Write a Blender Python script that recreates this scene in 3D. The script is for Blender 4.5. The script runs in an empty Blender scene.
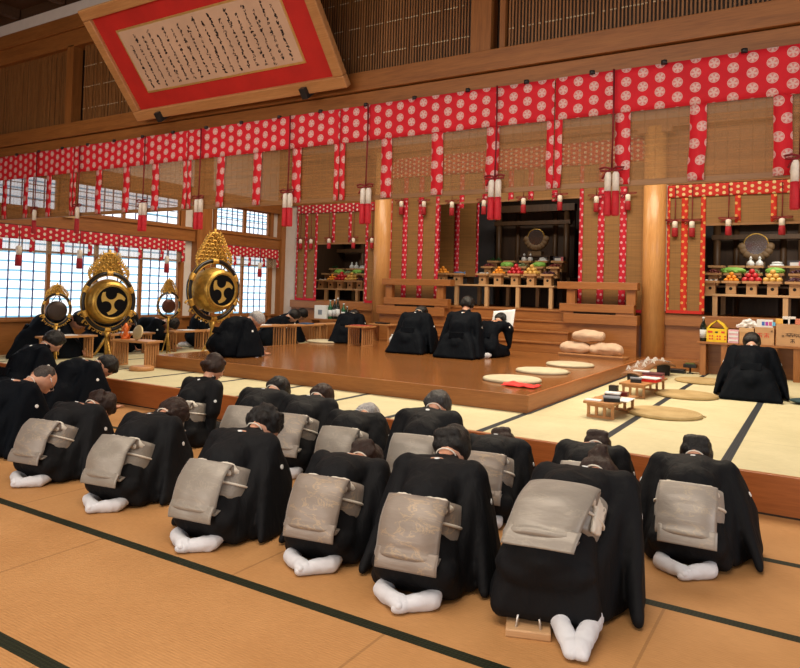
import bpy, bmesh, math, random
from mathutils import Vector, Matrix, noise
from mathutils.bvhtree import BVHTree
random.seed(7)
SC = bpy.context.scene
COL = SC.collection
PI = math.pi
def rad(a): return a*PI/180

# ------------------------------------------------------------ camera
FPX, CX, CY, EYE = 685.2, 400.0, 272.8, 1.53
YAW, PITCH, ROLL = rad(-31.55), rad(1.504), rad(1.615)
_f = Vector((math.sin(YAW)*math.cos(PITCH), math.cos(YAW)*math.cos(PITCH), math.sin(PITCH)))
_r = Vector((math.cos(YAW), -math.sin(YAW), 0))
_u = _r.cross(_f)
CR = _r*math.cos(ROLL)+_u*math.sin(ROLL)
CU = CR.cross(_f)
CF = _f
cam_d = bpy.data.cameras.new('camera'); cam = bpy.data.objects.new('camera', cam_d); COL.objects.link(cam)
cam.matrix_world = Matrix(((CR.x,CU.x,-CF.x,0),(CR.y,CU.y,-CF.y,0),(CR.z,CU.z,-CF.z,EYE),(0,0,0,1)))
cam_d.sensor_fit = 'HORIZONTAL'; cam_d.sensor_width = 36; cam_d.lens = FPX/800*36
cam_d.shift_y = (CY-334)/800
cam_d.clip_end = 200
SC.camera = cam
def ray(u, v): return CR*((u-CX)/FPX)+CU*(-(v-CY)/FPX)+CF
def at_y(u, v, y):
    d = ray(u, v); t = y/d.y; return Vector((d.x*t, y, d.z*t+EYE))
def at_z(u, v, z):
    d = ray(u, v); t = (z-EYE)/d.z; return Vector((d.x*t, d.y*t, z))
def at_x(u, v, x):
    d = ray(u, v); t = x/d.x; return Vector((x, d.y*t, d.z*t+EYE))

# ------------------------------------------------------------ node helpers
class V:
    nt = None
    def __init__(s, sock): s.s = sock
    @staticmethod
    def m(op, *a, clamp=False):
        n = V.nt.nodes.new('ShaderNodeMath'); n.operation = op; n.use_clamp = clamp
        for i, x in enumerate(a):
            if isinstance(x, V): V.nt.links.new(x.s, n.inputs[i])
            else: n.inputs[i].default_value = x
        return V(n.outputs[0])
    def __add__(s, o): return V.m('ADD', s, o)
    def __radd__(s, o): return V.m('ADD', o, s)
    def __sub__(s, o): return V.m('SUBTRACT', s, o)
    def __rsub__(s, o): return V.m('SUBTRACT', o, s)
    def __mul__(s, o): return V.m('MULTIPLY', s, o)
    def __rmul__(s, o): return V.m('MULTIPLY', o, s)
    def __truediv__(s, o): return V.m('DIVIDE', s, o)
    def __lt__(s, o): return V.m('LESS_THAN', s, o)
    def __gt__(s, o): return V.m('GREATER_THAN', s, o)
def vfloor(a): return V.m('FLOOR', a)
def vfrac(a): return V.m('FRACT', a)
def vabs(a): return V.m('ABSOLUTE', a)
def vsin(a): return V.m('SINE', a)
def vsqrt(a): return V.m('SQRT', a)
def vmin(a, b): return V.m('MINIMUM', a, b)
def vmax(a, b): return V.m('MAXIMUM', a, b)

def new_mat(name):
    m = bpy.data.materials.new(name); m.use_nodes = True
    nt = m.node_tree; V.nt = nt
    b = nt.nodes['Principled BSDF']
    return m, nt, b
def coords(nt, kind='Object', scale=(1,1,1), rot=(0,0,0)):
    tc = nt.nodes.new('ShaderNodeTexCoord'); mp = nt.nodes.new('ShaderNodeMapping')
    nt.links.new(tc.outputs[kind], mp.inputs[0]); mp.inputs['Scale'].default_value = scale; mp.inputs['Rotation'].default_value = rot
    return mp.outputs[0]
def xyz(nt, kind='Object'):
    tc = nt.nodes.new('ShaderNodeTexCoord'); sp = nt.nodes.new('ShaderNodeSeparateXYZ')
    nt.links.new(tc.outputs[kind], sp.inputs[0])
    return [V(o) for o in sp.outputs]
def noise_tex(nt, vec, scale, detail=4, rough=.55, dist=0):
    n = nt.nodes.new('ShaderNodeTexNoise'); nt.links.new(vec, n.inputs['Vector'])
    n.inputs['Scale'].default_value = scale; n.inputs['Detail'].default_value = detail
    n.inputs['Roughness'].default_value = rough; n.inputs['Distortion'].default_value = dist
    return n.outputs[0]
def ramp(nt, fac, stops):
    r = nt.nodes.new('ShaderNodeValToRGB'); nt.links.new(fac, r.inputs[0])
    e = r.color_ramp.elements
    while len(e) < len(stops): e.new(.5)
    for i, (p, c) in enumerate(stops): e[i].position = p; e[i].color = (*c, 1)
    return r.outputs[0]
def mixc(nt, fac, a, b, kind='MIX'):
    n = nt.nodes.new('ShaderNodeMix'); n.data_type = 'RGBA'; n.blend_type = kind
    for i, x in ((0, fac), (6, a), (7, b)):
        if isinstance(x, V): x = x.s
        if hasattr(x, 'default_value') and not isinstance(x, (int, float, tuple)): nt.links.new(x, n.inputs[i])
        elif isinstance(x, tuple): n.inputs[i].default_value = (*x, 1)
        else: n.inputs[i].default_value = x
    return n.outputs[2]
def bump(nt, b, h, strength=.3, dist=.01):
    n = nt.nodes.new('ShaderNodeBump'); n.inputs['Strength'].default_value = strength; n.inputs['Distance'].default_value = dist
    nt.links.new(h.s if isinstance(h, V) else h, n.inputs['Height']); nt.links.new(n.outputs[0], b.inputs['Normal'])
MATS = {}
def wood(name, ca, cb, axis='x', rough=.5, sc=1.0, coat=0):
    if name in MATS: return MATS[name]
    m, nt, b = new_mat(name)
    s = {'x': (.35, 5, 5), 'y': (5, .35, 5), 'z': (5, 5, .35)}[axis]
    vec = coords(nt, 'Object', tuple(k*sc for k in s))
    n1 = noise_tex(nt, vec, 3, 5, .6, .4)
    vec2 = coords(nt, 'Object', tuple(k*sc*6 for k in s))
    n2 = noise_tex(nt, vec2, 3, 3, .6)
    c = ramp(nt, n1, [(.3, ca), (.7, cb)])
    c2 = mixc(nt, .35, c, ramp(nt, n2, [(.3, tuple(k*.6 for k in ca)), (.7, cb)]))
    nt.links.new(c2, b.inputs['Base Color']); b.inputs['Roughness'].default_value = rough
    if coat: b.inputs['Coat Weight'].default_value = coat; b.inputs['Coat Roughness'].default_value = .12
    bump(nt, b, n2, .08, .004)
    MATS[name] = m; return m
def plain(name, col, rough=.6, metal=0, var=.12, nsc=8, bmp=.1, emit=None, sheen=0, trans=0):
    if name in MATS: return MATS[name]
    m, nt, b = new_mat(name)
    vec = coords(nt)
    n = noise_tex(nt, vec, nsc, 4)
    c = ramp(nt, n, [(.3, tuple(k*(1-var) for k in col)), (.7, tuple(min(1, k*(1+var)) for k in col))])
    nt.links.new(c, b.inputs['Base Color']); b.inputs['Roughness'].default_value = rough; b.inputs['Metallic'].default_value = metal
    if sheen: b.inputs['Sheen Weight'].default_value = sheen
    if trans: b.inputs['Transmission Weight'].default_value = trans
    if bmp: bump(nt, b, noise_tex(nt, vec, nsc*6, 3), bmp, .004)
    if emit: b.inputs['Emission Color'].default_value = (*emit[0], 1); b.inputs['Emission Strength'].default_value = emit[1]
    MATS[name] = m; return m

# ------------------------------------------------------------ mesh helpers
class MB:
    def __init__(s): s.bm = bmesh.new(); s.uv = s.bm.loops.layers.uv.new('UVMap')
    def box(s, x0, x1, y0, y1, z0, z1, M=None):
        v = [s.bm.verts.new(p) for p in ((x0,y0,z0),(x1,y0,z0),(x1,y1,z0),(x0,y1,z0),(x0,y0,z1),(x1,y0,z1),(x1,y1,z1),(x0,y1,z1))]
        if M:
            for q in v: q.co = M @ q.co
        for f in ((0,3,2,1),(4,5,6,7),(0,1,5,4),(1,2,6,5),(2,3,7,6),(3,0,4,7)): s.bm.faces.new([v[i] for i in f])
        return s
    def hull(s, balls, sub=2):
        pts = []
        t = bmesh.new(); bmesh.ops.create_icosphere(t, subdivisions=sub, radius=1)
        base = [v.co.copy() for v in t.verts]; t.free()
        h = bmesh.new()
        for p, r in balls:
            rr = r if isinstance(r, (tuple, list)) else (r, r, r)
            for q in base: h.verts.new((p[0]+q.x*rr[0], p[1]+q.y*rr[1], p[2]+q.z*rr[2]))
        res = bmesh.ops.convex_hull(h, input=h.verts)
        bmesh.ops.delete(h, geom=[g for g in set(res['geom_interior']+res['geom_unused']) if isinstance(g, bmesh.types.BMVert)], context='VERTS')
        s.merge(h); h.free(); return s
    def merge(s, h, M=None):
        mp = {}
        for v in h.verts: mp[v.index] = None
        h.verts.index_update()
        vs = [s.bm.verts.new(M @ v.co if M else v.co) for v in h.verts]
        for f in h.faces:
            try:
                nf = s.bm.faces.new([vs[v.index] for v in f.verts]); nf.smooth = f.smooth
            except ValueError: pass
        return s
    def ell(s, c, r, M=None, sub=3, smooth=True):
        h = bmesh.new(); bmesh.ops.create_icosphere(h, subdivisions=sub, radius=1)
        for v in h.verts:
            q = Vector((v.co.x*r[0], v.co.y*r[1], v.co.z*r[2]))
            if M: q = M @ q
            v.co = q+Vector(c)
        for f in h.faces: f.smooth = smooth
        s.merge(h); h.free(); return s
    def lathe(s, prof, c=(0,0,0), seg=24, M=None, smooth=True):
        rings = []
        for r, z in prof:
            rg = []
            for k in range(seg):
                a = 2*PI*k/seg; q = Vector((r*math.cos(a), r*math.sin(a), z))
                if M: q = M @ q
                rg.append(s.bm.verts.new(q+Vector(c)))
            rings.append(rg)
        for i in range(len(rings)-1):
            for k in range(seg):
                f = s.bm.faces.new((rings[i][k], rings[i][(k+1)%seg], rings[i+1][(k+1)%seg], rings[i+1][k])); f.smooth = smooth
        s.bm.faces.new(rings[0][::-1]); s.bm.faces.new(rings[-1])
        return s
    def tube(s, pts, r, seg=8, cap=True):
        pts = [Vector(p) for p in pts]; rings = []
        up = Vector((0,0,1))
        for i, p in enumerate(pts):
            t = (pts[min(i+1, len(pts)-1)]-pts[max(i-1, 0)]).normalized()
            a = t.cross(up)
            if a.length < 1e-3: a = t.cross(Vector((0,1,0)))
            a.normalize(); b = t.cross(a)
            rr = r[i] if isinstance(r, (list, tuple)) else r
            rings.append([s.bm.verts.new(p+a*rr*math.cos(2*PI*k/seg)+b*rr*math.sin(2*PI*k/seg)) for k in range(seg)])
        for i in range(len(rings)-1):
            for k in range(seg):
                f = s.bm.faces.new((rings[i][k], rings[i][(k+1)%seg], rings[i+1][(k+1)%seg], rings[i+1][k])); f.smooth = True
        if cap: s.bm.faces.new(rings[0][::-1]); s.bm.faces.new(rings[-1])
        return s
    def loop_tube(s, pts, r, seg=6):
        n = len(pts); pts = [Vector(p) for p in pts]; c = sum(pts, Vector())/n
        nrm = (pts[0]-c).cross(pts[n//4]-c).normalized(); rings = []
        for i, p in enumerate(pts):
            t = (pts[(i+1)%n]-pts[i-1]).normalized(); a = t.cross(nrm).normalized()
            rr = r if not isinstance(r, tuple) else r
            ra, rb = rr if isinstance(rr, tuple) else (rr, rr)
            rings.append([s.bm.verts.new(p+a*ra*math.cos(2*PI*k/seg)+nrm*rb*math.sin(2*PI*k/seg)) for k in range(seg)])
        for i in range(n):
            for k in range(seg):
                f = s.bm.faces.new((rings[i][k], rings[i][(k+1)%seg], rings[(i+1)%n][(k+1)%seg], rings[(i+1)%n][k])); f.smooth = True
        return s
    def prism(s, poly, y0, y1, M=None):
        """polygon in x,z extruded along y"""
        a = [s.bm.verts.new((M @ Vector((p[0], y0, p[1]))) if M else (p[0], y0, p[1])) for p in poly]
        b = [s.bm.verts.new((M @ Vector((p[0], y1, p[1]))) if M else (p[0], y1, p[1])) for p in poly]
        s.bm.faces.new(a); s.bm.faces.new(b[::-1])
        n = len(poly)
        for i in range(n): s.bm.faces.new((a[i], b[i], b[(i+1)%n], a[(i+1)%n]))
        return s
    def sheet(s, fn, nu, nv, thick=0, uvs=(1,1), smooth=True, two=False):
        """fn(u,v)->point; optional solid thickness via fn normal offset"""
        g = [[s.bm.verts.new(fn(i/nu, j/nv)) for j in range(nv+1)] for i in range(nu+1)]
        for i in range(nu):
            for j in range(nv):
                f = s.bm.faces.new((g[i][j], g[i+1][j], g[i+1][j+1], g[i][j+1])); f.smooth = smooth
                for l, (a, b) in zip(f.loops, ((i,j),(i+1,j),(i+1,j+1),(i,j+1))): l[s.uv].uv = (a/nu*uvs[0], b/nv*uvs[1])
        return s
    def build(s, name, mat, parent=None, bevel=0, recalc=True, solid=0, loc=None):
        if recalc: bmesh.ops.recalc_face_normals(s.bm, faces=s.bm.faces)
        me = bpy.data.meshes.new(name); s.bm.to_mesh(me); s.bm.free()
        o = bpy.data.objects.new(name, me); COL.objects.link(o)
        if mat: me.materials.append(mat)
        if parent: o.parent = parent
        if loc: o.location = loc
        if bevel:
            mo = o.modifiers.new('bevel', 'BEVEL'); mo.width = bevel; mo.segments = 2; mo.limit_method = 'ANGLE'
        if solid:
            mo = o.modifiers.new('solid', 'SOLIDIFY'); mo.thickness = solid; mo.offset = 0
        return o
def box(name, mat, x0, x1, y0, y1, z0, z1, parent=None, bevel=0):
    return MB().box(x0,x1,y0,y1,z0,z1).build(name, mat, parent, bevel)
def tag(o, label=None, cat=None, group=None, kind=None):
    if label: o['label'] = label
    if cat: o['category'] = cat
    if group: o['group'] = group
    if kind: o['kind'] = kind
    return o
def struct(o): o['kind'] = 'structure'; return o
def empty(name, loc=(0,0,0), rz=0, label=None, cat=None, group=None):
    o = bpy.data.objects.new(name, None); COL.objects.link(o); o.empty_display_size = .1
    o.location = loc; o.rotation_euler = (0,0,rz); tag(o, label, cat, group); return o
def copy_tree(o, loc, rz=None, label=None, parent=None):
    c = o.copy(); COL.objects.link(c)
    if parent: c.parent = parent
    else:
        c.location = loc
        if rz is not None: c.rotation_euler = (0,0,rz)
        if label: c['label'] = label
    for ch in KIDS(o): copy_tree(ch, None, parent=c)
    return c
def KIDS(o): return [x for x in COL.objects if x.parent == o]
def remeshed(mb, vox, smooth=4, fold=None, keep=None):
    """voxel-unite overlapping closed shapes into one continuous surface"""
    bmesh.ops.recalc_face_normals(mb.bm, faces=mb.bm.faces)
    me = bpy.data.meshes.new('tmp'); mb.bm.to_mesh(me); mb.bm.free()
    o = bpy.data.objects.new('tmp', me); COL.objects.link(o)
    r = o.modifiers.new('r', 'REMESH'); r.mode = 'VOXEL'; r.voxel_size = vox; r.use_smooth_shade = True
    if smooth:
        sm = o.modifiers.new('s', 'SMOOTH'); sm.iterations = smooth; sm.factor = .5
    dg = bpy.context.evaluated_depsgraph_get()
    ev = o.evaluated_get(dg)
    out = bpy.data.meshes.new_from_object(ev)
    bpy.data.objects.remove(o); bpy.data.meshes.remove(me)
    if fold:
        nv = [v.normal.copy() for v in out.vertices]
        for v, n in zip(out.vertices, nv): v.co += n*fold(v.co, n)
    for p in out.polygons: p.use_smooth = True
    return out
def link(name, me, mat, parent=None):
    me.name = name; o = bpy.data.objects.new(name, me); COL.objects.link(o)
    me.materials.clear(); me.materials.append(mat)
    if parent: o.parent = parent
    return o
# ------------------------------------------------------------ people
def cloth_black(name, col, folds=1.0, spec=.20):
    m, nt, b = new_mat(name)
    vec = coords(nt, 'Object', (9, 9, 2.2))
    n = noise_tex(nt, vec, 1.6, 4, .5, .6)
    vec2 = coords(nt, 'Object', (1,1,1)); n2 = noise_tex(nt, vec2, 260, 2)
    b.inputs['Base Color'].default_value = (*col, 1); b.inputs['Roughness'].default_value = .72
    b.inputs['Sheen Weight'].default_value = .0; b.inputs['Sheen Roughness'].default_value = .5
    b.inputs['Specular IOR Level'].default_value = spec
    mx = V(n)+V(n2)*.04
    bump(nt, b, mx, .45*folds, .03)
    return m
KIMONO = cloth_black('black_silk_crepe', (.0038, .0044, .0062))
HAKAMA = cloth_black('deep_navy_black_cloth', (.0030, .0045, .0075), 1.0, .07)
def hair_mat(name, col):
    m, nt, b = new_mat(name)
    vec = coords(nt, 'Object', (6, 6, 1.0)); n = noise_tex(nt, vec, 28, 3, .6, .5)
    c = ramp(nt, n, [(.35, tuple(k*.5 for k in col)), (.7, tuple(k*1.6 for k in col))])
    nt.links.new(c, b.inputs['Base Color']); b.inputs['Roughness'].default_value = .42; b.inputs['Specular IOR Level'].default_value = .35
    bump(nt, b, n, .7, .01); return m
HAIR = {'black': hair_mat('black_hair', (.008,.007,.007)), 'brown': hair_mat('dark_brown_hair', (.022,.009,.006)),
        'grey': hair_mat('silver_grey_hair', (.36,.36,.37)), 'salt': hair_mat('greying_hair', (.035,.034,.035)), 'dim': hair_mat('receding_grey_hair', (.055,.045,.04))}
def skin_mat():
    m, nt, b = new_mat('skin')
    n = noise_tex(nt, coords(nt), 14, 4)
    nt.links.new(ramp(nt, n, [(.3, (.50,.24,.15)), (.7, (.62,.33,.22))]), b.inputs['Base Color'])
    b.inputs['Roughness'].default_value = .5; b.inputs['Subsurface Weight'].default_value = .08; b.inputs['Subsurface Radius'].default_value = (.02,.008,.004)
    return m
SKIN = skin_mat()
TABI = plain('white_tabi_cotton', (.60,.61,.66), .85, bmp=.25, nsc=10, var=.05)
CREST = plain('white_crest', (.75,.77,.78), .8, bmp=0, var=.03)
WHITE = plain('white_silk', (.74,.70,.62), .6, bmp=.2, nsc=14, var=.06)
EYEM = plain('dark_eye', (.01,.008,.008), .3, bmp=0)
LIP = plain('lip', (.32,.10,.08), .5, bmp=0)
def obi_mat(name, base, hi, gold=.35):
    m, nt, b = new_mat(name)
    vec = coords(nt, 'Object', (1.2, 3.5, 3.5)); n = noise_tex(nt, vec, 3.1, 5, .62, 1.6)
    c = ramp(nt, n, [(.40, base), (.545, base), (.575, hi), (.60, base), (.66, tuple(k*.9 for k in base))])
    w = noise_tex(nt, coords(nt, 'Object', (1,1,1)), 300, 2)
    c = mixc(nt, gold, base, c)
    nt.links.new(c, b.inputs['Base Color']); b.inputs['Roughness'].default_value = .42; b.inputs['Metallic'].default_value = .18
    b.inputs['Sheen Weight'].default_value = .2
    bump(nt, b, V(noise_tex(nt, coords(nt, 'Object', (2,6,6)), 2.2, 3))*1.0+V(w)*.05, .35, .02)
    return m
OBI = [obi_mat('silver_brocade', (.245,.215,.19), (.56,.42,.24)), obi_mat('pale_silver_brocade', (.33,.30,.27), (.60,.47,.30)),
       obi_mat('taupe_brocade', (.235,.195,.165), (.50,.36,.20), .5), obi_mat('plain_grey_silk', (.26,.235,.205), (.36,.32,.26), .5)]

def rot_frame(h, f):   # columns: x, f, h
    x = f.cross(h).normalized()
    return Matrix((x, f, h)).transposed()

def hand(mb, W, fwd, side, s=1.0):
    """palm and five fingers resting flat; W wrist point"""
    fwd = fwd.normalized(); lat = Vector((0,0,1)).cross(fwd)*-1    # lat = to the right of fwd
    z = Vector((0,0,1))
    P = W+fwd*.055*s
    mb.hull([(W, .019*s), (P+lat*.024*s, .012*s), (P-lat*.026*s, .011*s), (W+fwd*.02*s+lat*.018*s, .014*s)], 1)
    for k, (o, L) in enumerate(((-.028, .052), (-.0095, .068), (.0095, .074), (.028, .066))):
        o2 = o if side > 0 else o      # order does not show from above
        a = P+lat*o*s; d = (fwd+lat*o*2.2).normalized()
        m1 = a+d*L*.45*s+z*.010*s; e = a+d*L*s-z*.006*s
        mb.hull([(a, .0098*s), (m1, .0088*s)], 1); mb.hull([(m1, .0088*s), (e, .0072*s)], 1)
    t0 = W+fwd*.018*s-lat*side*.022*s; t1 = t0+(fwd*.6-lat*side).normalized()*.032*s; t2 = t1+(fwd-lat*side*.35).normalized()*.028*s
    mb.hull([(t0, .012*s), (t1, .010*s)], 1); mb.hull([(t1, .010*s), (t2, .0085*s)], 1)

NP = [0]
def person(name_label, x, y, z=0, rz=0, th=55, hp=None, hy=0, sex='f', hair='updo', hc='black', obi=0, sc=1.0, lean=0, reach=.24,
           hands='floor', vox=.013, seat=0, group=None, sleeve=1.0, flare=.0, feet=1, glasses=False, lat=0, paper=False, elb=0, t1=None, fx=0):
    """someone kneeling in seiza, facing local +Y; th torso lean from vertical, hp head pitch, hy head turn, lat sideways lean"""
    root = empty('person', (x, y, z), rad(rz), name_label, 'person', group)
    root.scale = (sc, sc, sc)
    if hp is None: hp = th+34
    T = rad(th); Hp = rad(hp)
    seed = Vector((x*3.1, y*1.7, NP[0]*2.3)); NP[0] += 1
    hip = Vector((0, 0, .20+seat)); T1, T2 = rad(min(max(0, th-20), 24) if t1 is None else t1), rad(th+22); sl = math.sin(rad(lat))
    u1 = Vector((sl, math.sin(T1), math.cos(T1))).normalized(); u = Vector((sl, math.sin(T2), math.cos(T2))).normalized()
    n1 = Vector((0, -math.cos(T1), math.sin(T1))); n = Vector((0, -math.cos(T2), math.sin(T2)))
    mid = hip+u1*.27; N = mid+u*.26
    h = Vector((math.sin(rad(lat))*.5, math.sin(Hp), math.cos(Hp))).normalized(); f = Vector((0, math.cos(Hp), -math.sin(Hp)))
    Rz = Matrix.Rotation(rad(hy), 3, h); f = Rz @ f
    f = (f-h*f.dot(h)).normalized()
    X = f.cross(h).normalized()
    HC = N+h*.160+f*.015
    # hands
    if hands == 'floor':
        wy = max(N.y+reach, .46); W = [Vector((sx*.12, wy, .022)) for sx in (-1, 1)]; hf = [Vector((-sx*.25, 1, 0)) for sx in (-1, 1)]
    elif hands == 'lap':
        W = [Vector((sx*.09, .24, .245+seat)) for sx in (-1, 1)]; hf = [Vector((-sx*.6, 1, 0)) for sx in (-1, 1)]
    else:   # reading: forearms raised in front
        W = [Vector((sx*.15, N.y+.26, .50)) for sx in (-1, 1)]; hf = [Vector((-sx*.2, 1, 0)) for sx in (-1, 1)]
    SH = [N-u*.085+Vector((sx*.18, 0, 0)) for sx in (-1, 1)]
    EL = []
    for i, sx in enumerate((-1, 1)):
        m = (SH[i]+W[i])/2
        e = m+Vector((sx*(.075+elb), -.05, .0))
        if hands != 'floor': e = SH[i]*.5+W[i]*.5+Vector((sx*.08, -.09, -.07))
        EL.append(e)
    # ---- body: one continuous surface
    b = MB()
    b.hull([(hip-u1*.02, (.15,.12,.11)), (hip+u1*.22, (.125,.095,.10))]); b.hull([(hip+u1*.22, (.125,.095,.10)), (N-u*.10, (.15,.095,.09))])
    b.hull([(SH[0], .045), (SH[1], .045), (N-u*.03, .05)])
    for i, sx in enumerate((-1, 1)):
        b.hull([(SH[i], .046), (EL[i], .038)]); b.hull([(EL[i], .038), (W[i]+Vector((0,0,.012)), .024)])
        b.hull([((sx*.09, 0, .17+seat), .095), ((sx*.10, .38, .11), .068)]); b.hull([((sx*.10, .36, .07), .055), ((sx*.07, .02, .07), .04)])
        hand(b, W[i], hf[i], sx)
    b.hull([(N-u*.05, .052), (N+h*.09, .050)])
    Mh = rot_frame(h, f)
    b.ell(HC, (.079, .098, .103), Mh)
    b.hull([(HC+f*.03-h*.05, .052), (HC+f*.062-h*.088, .022)]); b.hull([(HC+f*.05-h*.01, .045), (HC+f*.05-h*.07, .038)])
    b.hull([(HC+f*.092+h*.012, .010), (HC+f*.108-h*.028, .013), (HC+f*.095-h*.032+X*.010, .009), (HC+f*.095-h*.032-X*.010, .009)], 1)
    for sx in (-1, 1):
        b.hull([(HC+X*sx*.074-f*.006+h*.014, .014), (HC+X*sx*.071+f*.002-h*.026, .010), (HC+X*sx*.082-f*.018+h*.010, .010)], 1)
        b.hull([(HC+f*.082+h*.022+X*sx*.018, .011), (HC+f*.076+h*.022+X*sx*.045, .010)], 1)
    me = remeshed(b, min(vox, .0085) if vox < .016 else vox*.75, 2)
    HS = 1.10
    for v in me.vertices:
        k0 = (v.co-HC).dot(h); w0 = max(0, min(1, (k0+.15)/.06)) if (v.co-HC).length < .2 else 0
        v.co = v.co+(v.co-HC)*(HS-1)*w0
    body = link('body', me, SKIN, root)
    for sx in (-1, 1): MB().ell(HC+(f*.0925+h*.004+X*sx*.032)*1.1, (.0143, .007, .005), Mh, 2).build('eye', EYEM, root)
    e = MB().ell(HC+(f*.097-h*.055)*1.1, (.021, .007, .006), Mh, 2); e.build('mouth', LIP, root)
    # ---- kimono
    k = MB(); hr = .0
    w = 1.0 if sex == 'f' else 1.12
    k.hull([(hip+Vector((0,-.03,-.01)), (.215*w,.20,.15)), (hip+u1*.10, (.17*w,.155,.14))]); k.hull([((-.09*w,-.09,.15+seat*.9), (.135,.115,.10)), ((.09*w,-.09,.15+seat*.9), (.135,.115,.10))])
    k.hull([(hip+u1*.08, (.165*w,.15,.14)), (hip+u1*.26, (.155*w,.13,.12))]); k.hull([(hip+u1*.24, (.155*w,.13,.12)), (mid+u*.08, (.17*w,.12,.11)), (N-u*.12, (.18*w,.105,.10))])
    k.hull([(SH[0]+Vector((-.02,0,0))*w, .07), (SH[1]+Vector((.02,0,0))*w, .07), (N-u*.035, (.085,.075,.07)), (N-u*.16, (.15,.10,.10))])
    k.hull([(N-u*.05, (.088,.075,.06)), (N+u*.055-n*.004, (.070,.060,.035))])       # collar roll
    fw = .19+flare
    k.hull([((-.11*w,-.06,.13+seat*.6), .11), ((.11*w,-.06,.13+seat*.6), .11), ((-.14*w,.34,.10), .09), ((.14*w,.34,.10), .09), ((0,.1,.18+seat), .10), ((-fw,-.05,.055), .05), ((fw,-.05,.055), .05), ((-.19*w-flare*.5,.36,.05), .05), ((.19*w+flare*.5,.36,.05), .05)])
    if flare: k.hull([((-fw-.06,-.26,.02), .02), ((fw+.06,-.26,.02), .02), ((-.12,-.05,.25), .12), ((.12,-.05,.25), .12), ((-fw-.02,.2,.02), .02), ((fw+.02,.2,.02), .02)])
    if seat: k.hull([((-.19,-.12,.09), .05), ((.19,-.12,.09), .05), ((-.17,.1,.12), .06), ((.17,.1,.12), .06), ((-.1,-.05,.28), .12), ((.1,-.05,.28), .12)])
    for i, sx in enumerate((-1, 1)):
        S, E, Wp = SH[i], EL[i], W[i]+Vector((0,-.05,.035))
        k.hull([(S, .085), (E, .078)]); k.hull([(E, .078), (Wp, .05)])
        if hands == 'floor':
            d = .30*sleeve
            lo1 = Vector((E.x+sx*.10, min(S.y, E.y)-.24*sleeve, .030)); lo2 = Vector((E.x+sx*.10, Wp.y-.15, .025)); lo3 = Vector((Wp.x+sx*.10, Wp.y-.03, .028))
            k.hull([(S, .075), (E, .06), ((sx*.18,.0,.16+seat*.7), .05), ((sx*.24,.06,.035), .028), (lo2, .024), ((sx*.16,.2,.15), .06)])
            k.hull([(S+Vector((sx*.03,-.04,-.03)), .055), (E+Vector((sx*.03,-.03,0)), .055), (lo1, .024), (lo2, .024), (E+Vector((0,.06,-.03)), .04)])
            k.hull([(E+Vector((sx*.01,0,0)), .045), (Wp, .038), (lo2, .024), (lo3, .024), (Wp+Vector((sx*.02,-.03,0)), .032)])
        else:
            q = E+Vector((sx*.02,-.02,-.27 if hands == 'lap' else -.30)); q.z = max(q.z, .05)
            q2 = Wp+Vector((sx*.05,-.03,-.14)); q2.z = max(q2.z, .06)
            k.hull([(E, .055), (S, .05), (q, .025), (q2, .025), (Wp, .045)])
    def fold(co, nn):
        p = co+seed*3
        a = noise.noise(Vector((p.x*8, p.y*6, p.z*2.6))); c = noise.noise(Vector((p.x*17+4, p.y*13, p.z*5)))
        r = 1-abs(noise.noise(Vector((p.x*7+9, p.y*4, p.z*3)))*2)
        g = min(1, max(0, (co.z-.0)/.05))
        return (a*.012+c*.005+r*.005-.003)*(.35+.65*g)
    me = remeshed(k, vox, 5, fold)
    for v in me.vertices: v.co.z = max(v.co.z, .004)
    kim = link('kimono' if sex == 'f' else 'haori', me, KIMONO if sex == 'f' else HAKAMA, root)
    bvh = BVHTree.FromPolygons([v.co[:] for v in me.vertices], [p.vertices[:] for p in me.polygons])
    # crests
    def crest(o, d, r=.015):
        hit = bvh.ray_cast(o, d)
        if hit[0] is None: return
        nn = hit[1]; 
        if nn.dot(d) > 0: nn = -nn
        q = nn.to_track_quat('Z', 'Y').to_matrix()
        MB().lathe([(r*.7,.0045),(r,.0035),(r,-.004)][::-1], hit[0], 14, q).build('crest', CREST, root)
    bn = n
    crest(N-u*.085+bn*.4, -bn)
    for i, sx in enumerate((-1, 1)):
        m = SH[i]*.35+EL[i]*.65
        crest(m+Vector((sx*.5, -.35, .25)), Vector((-sx*.5, .35, -.25)).normalized())
    # ---- white under-collar at the nape
    c = MB(); 
    Mc = rot_frame(u, -n)
    pts = [N+u*.052+n*.010+Mc @ Vector((.056*math.cos(a), .046*math.sin(a), .008*math.cos(a)*0)) for a in [2*PI*i/20 for i in range(20)]]
    c.loop_tube(pts, .004); c.build('under_collar', WHITE, root)
    # ---- obi
    if sex == 'f':
        ob = OBI[obi]
        bl = MB()
        prof = []
        for j in range(7):
            t = .03+.20*j/6; rx = .186+.006*math.sin(PI*j/6)-.010*j/6; ry = .168-.022*j/6
            prof.append((t, rx, ry))
        rings = []
        for t, rx, ry in prof:
            cpt = hip+u1*t
            rings.append([bl.bm.verts.new(cpt+Vector((rx*math.cos(a), 0, 0))+n1*(ry*math.sin(a)+.006)) for a in [2*PI*i/40 for i in range(40)]])
        for a in range(6):
            for q in range(40):
                ff = bl.bm.faces.new((rings[a][q], rings[a][(q+1)%40], rings[a+1][(q+1)%40], rings[a+1][q])); ff.smooth = True
        belt = bl.build('obi', ob, root, solid=.008)
        # the drum-shaped knot: a folded panel that bulges off the back
        hw = .158; rnd = random.Random(int(x*100)+5)
        top, bot = .225, -.055
        path = []
        for j in range(25):
            t = j/24
            uu = top+(bot-top)*t
            off = .160+.036*math.sin(PI*min(1, t*1.0+.1))+(.062*t)
            path.append((uu, off))
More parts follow.
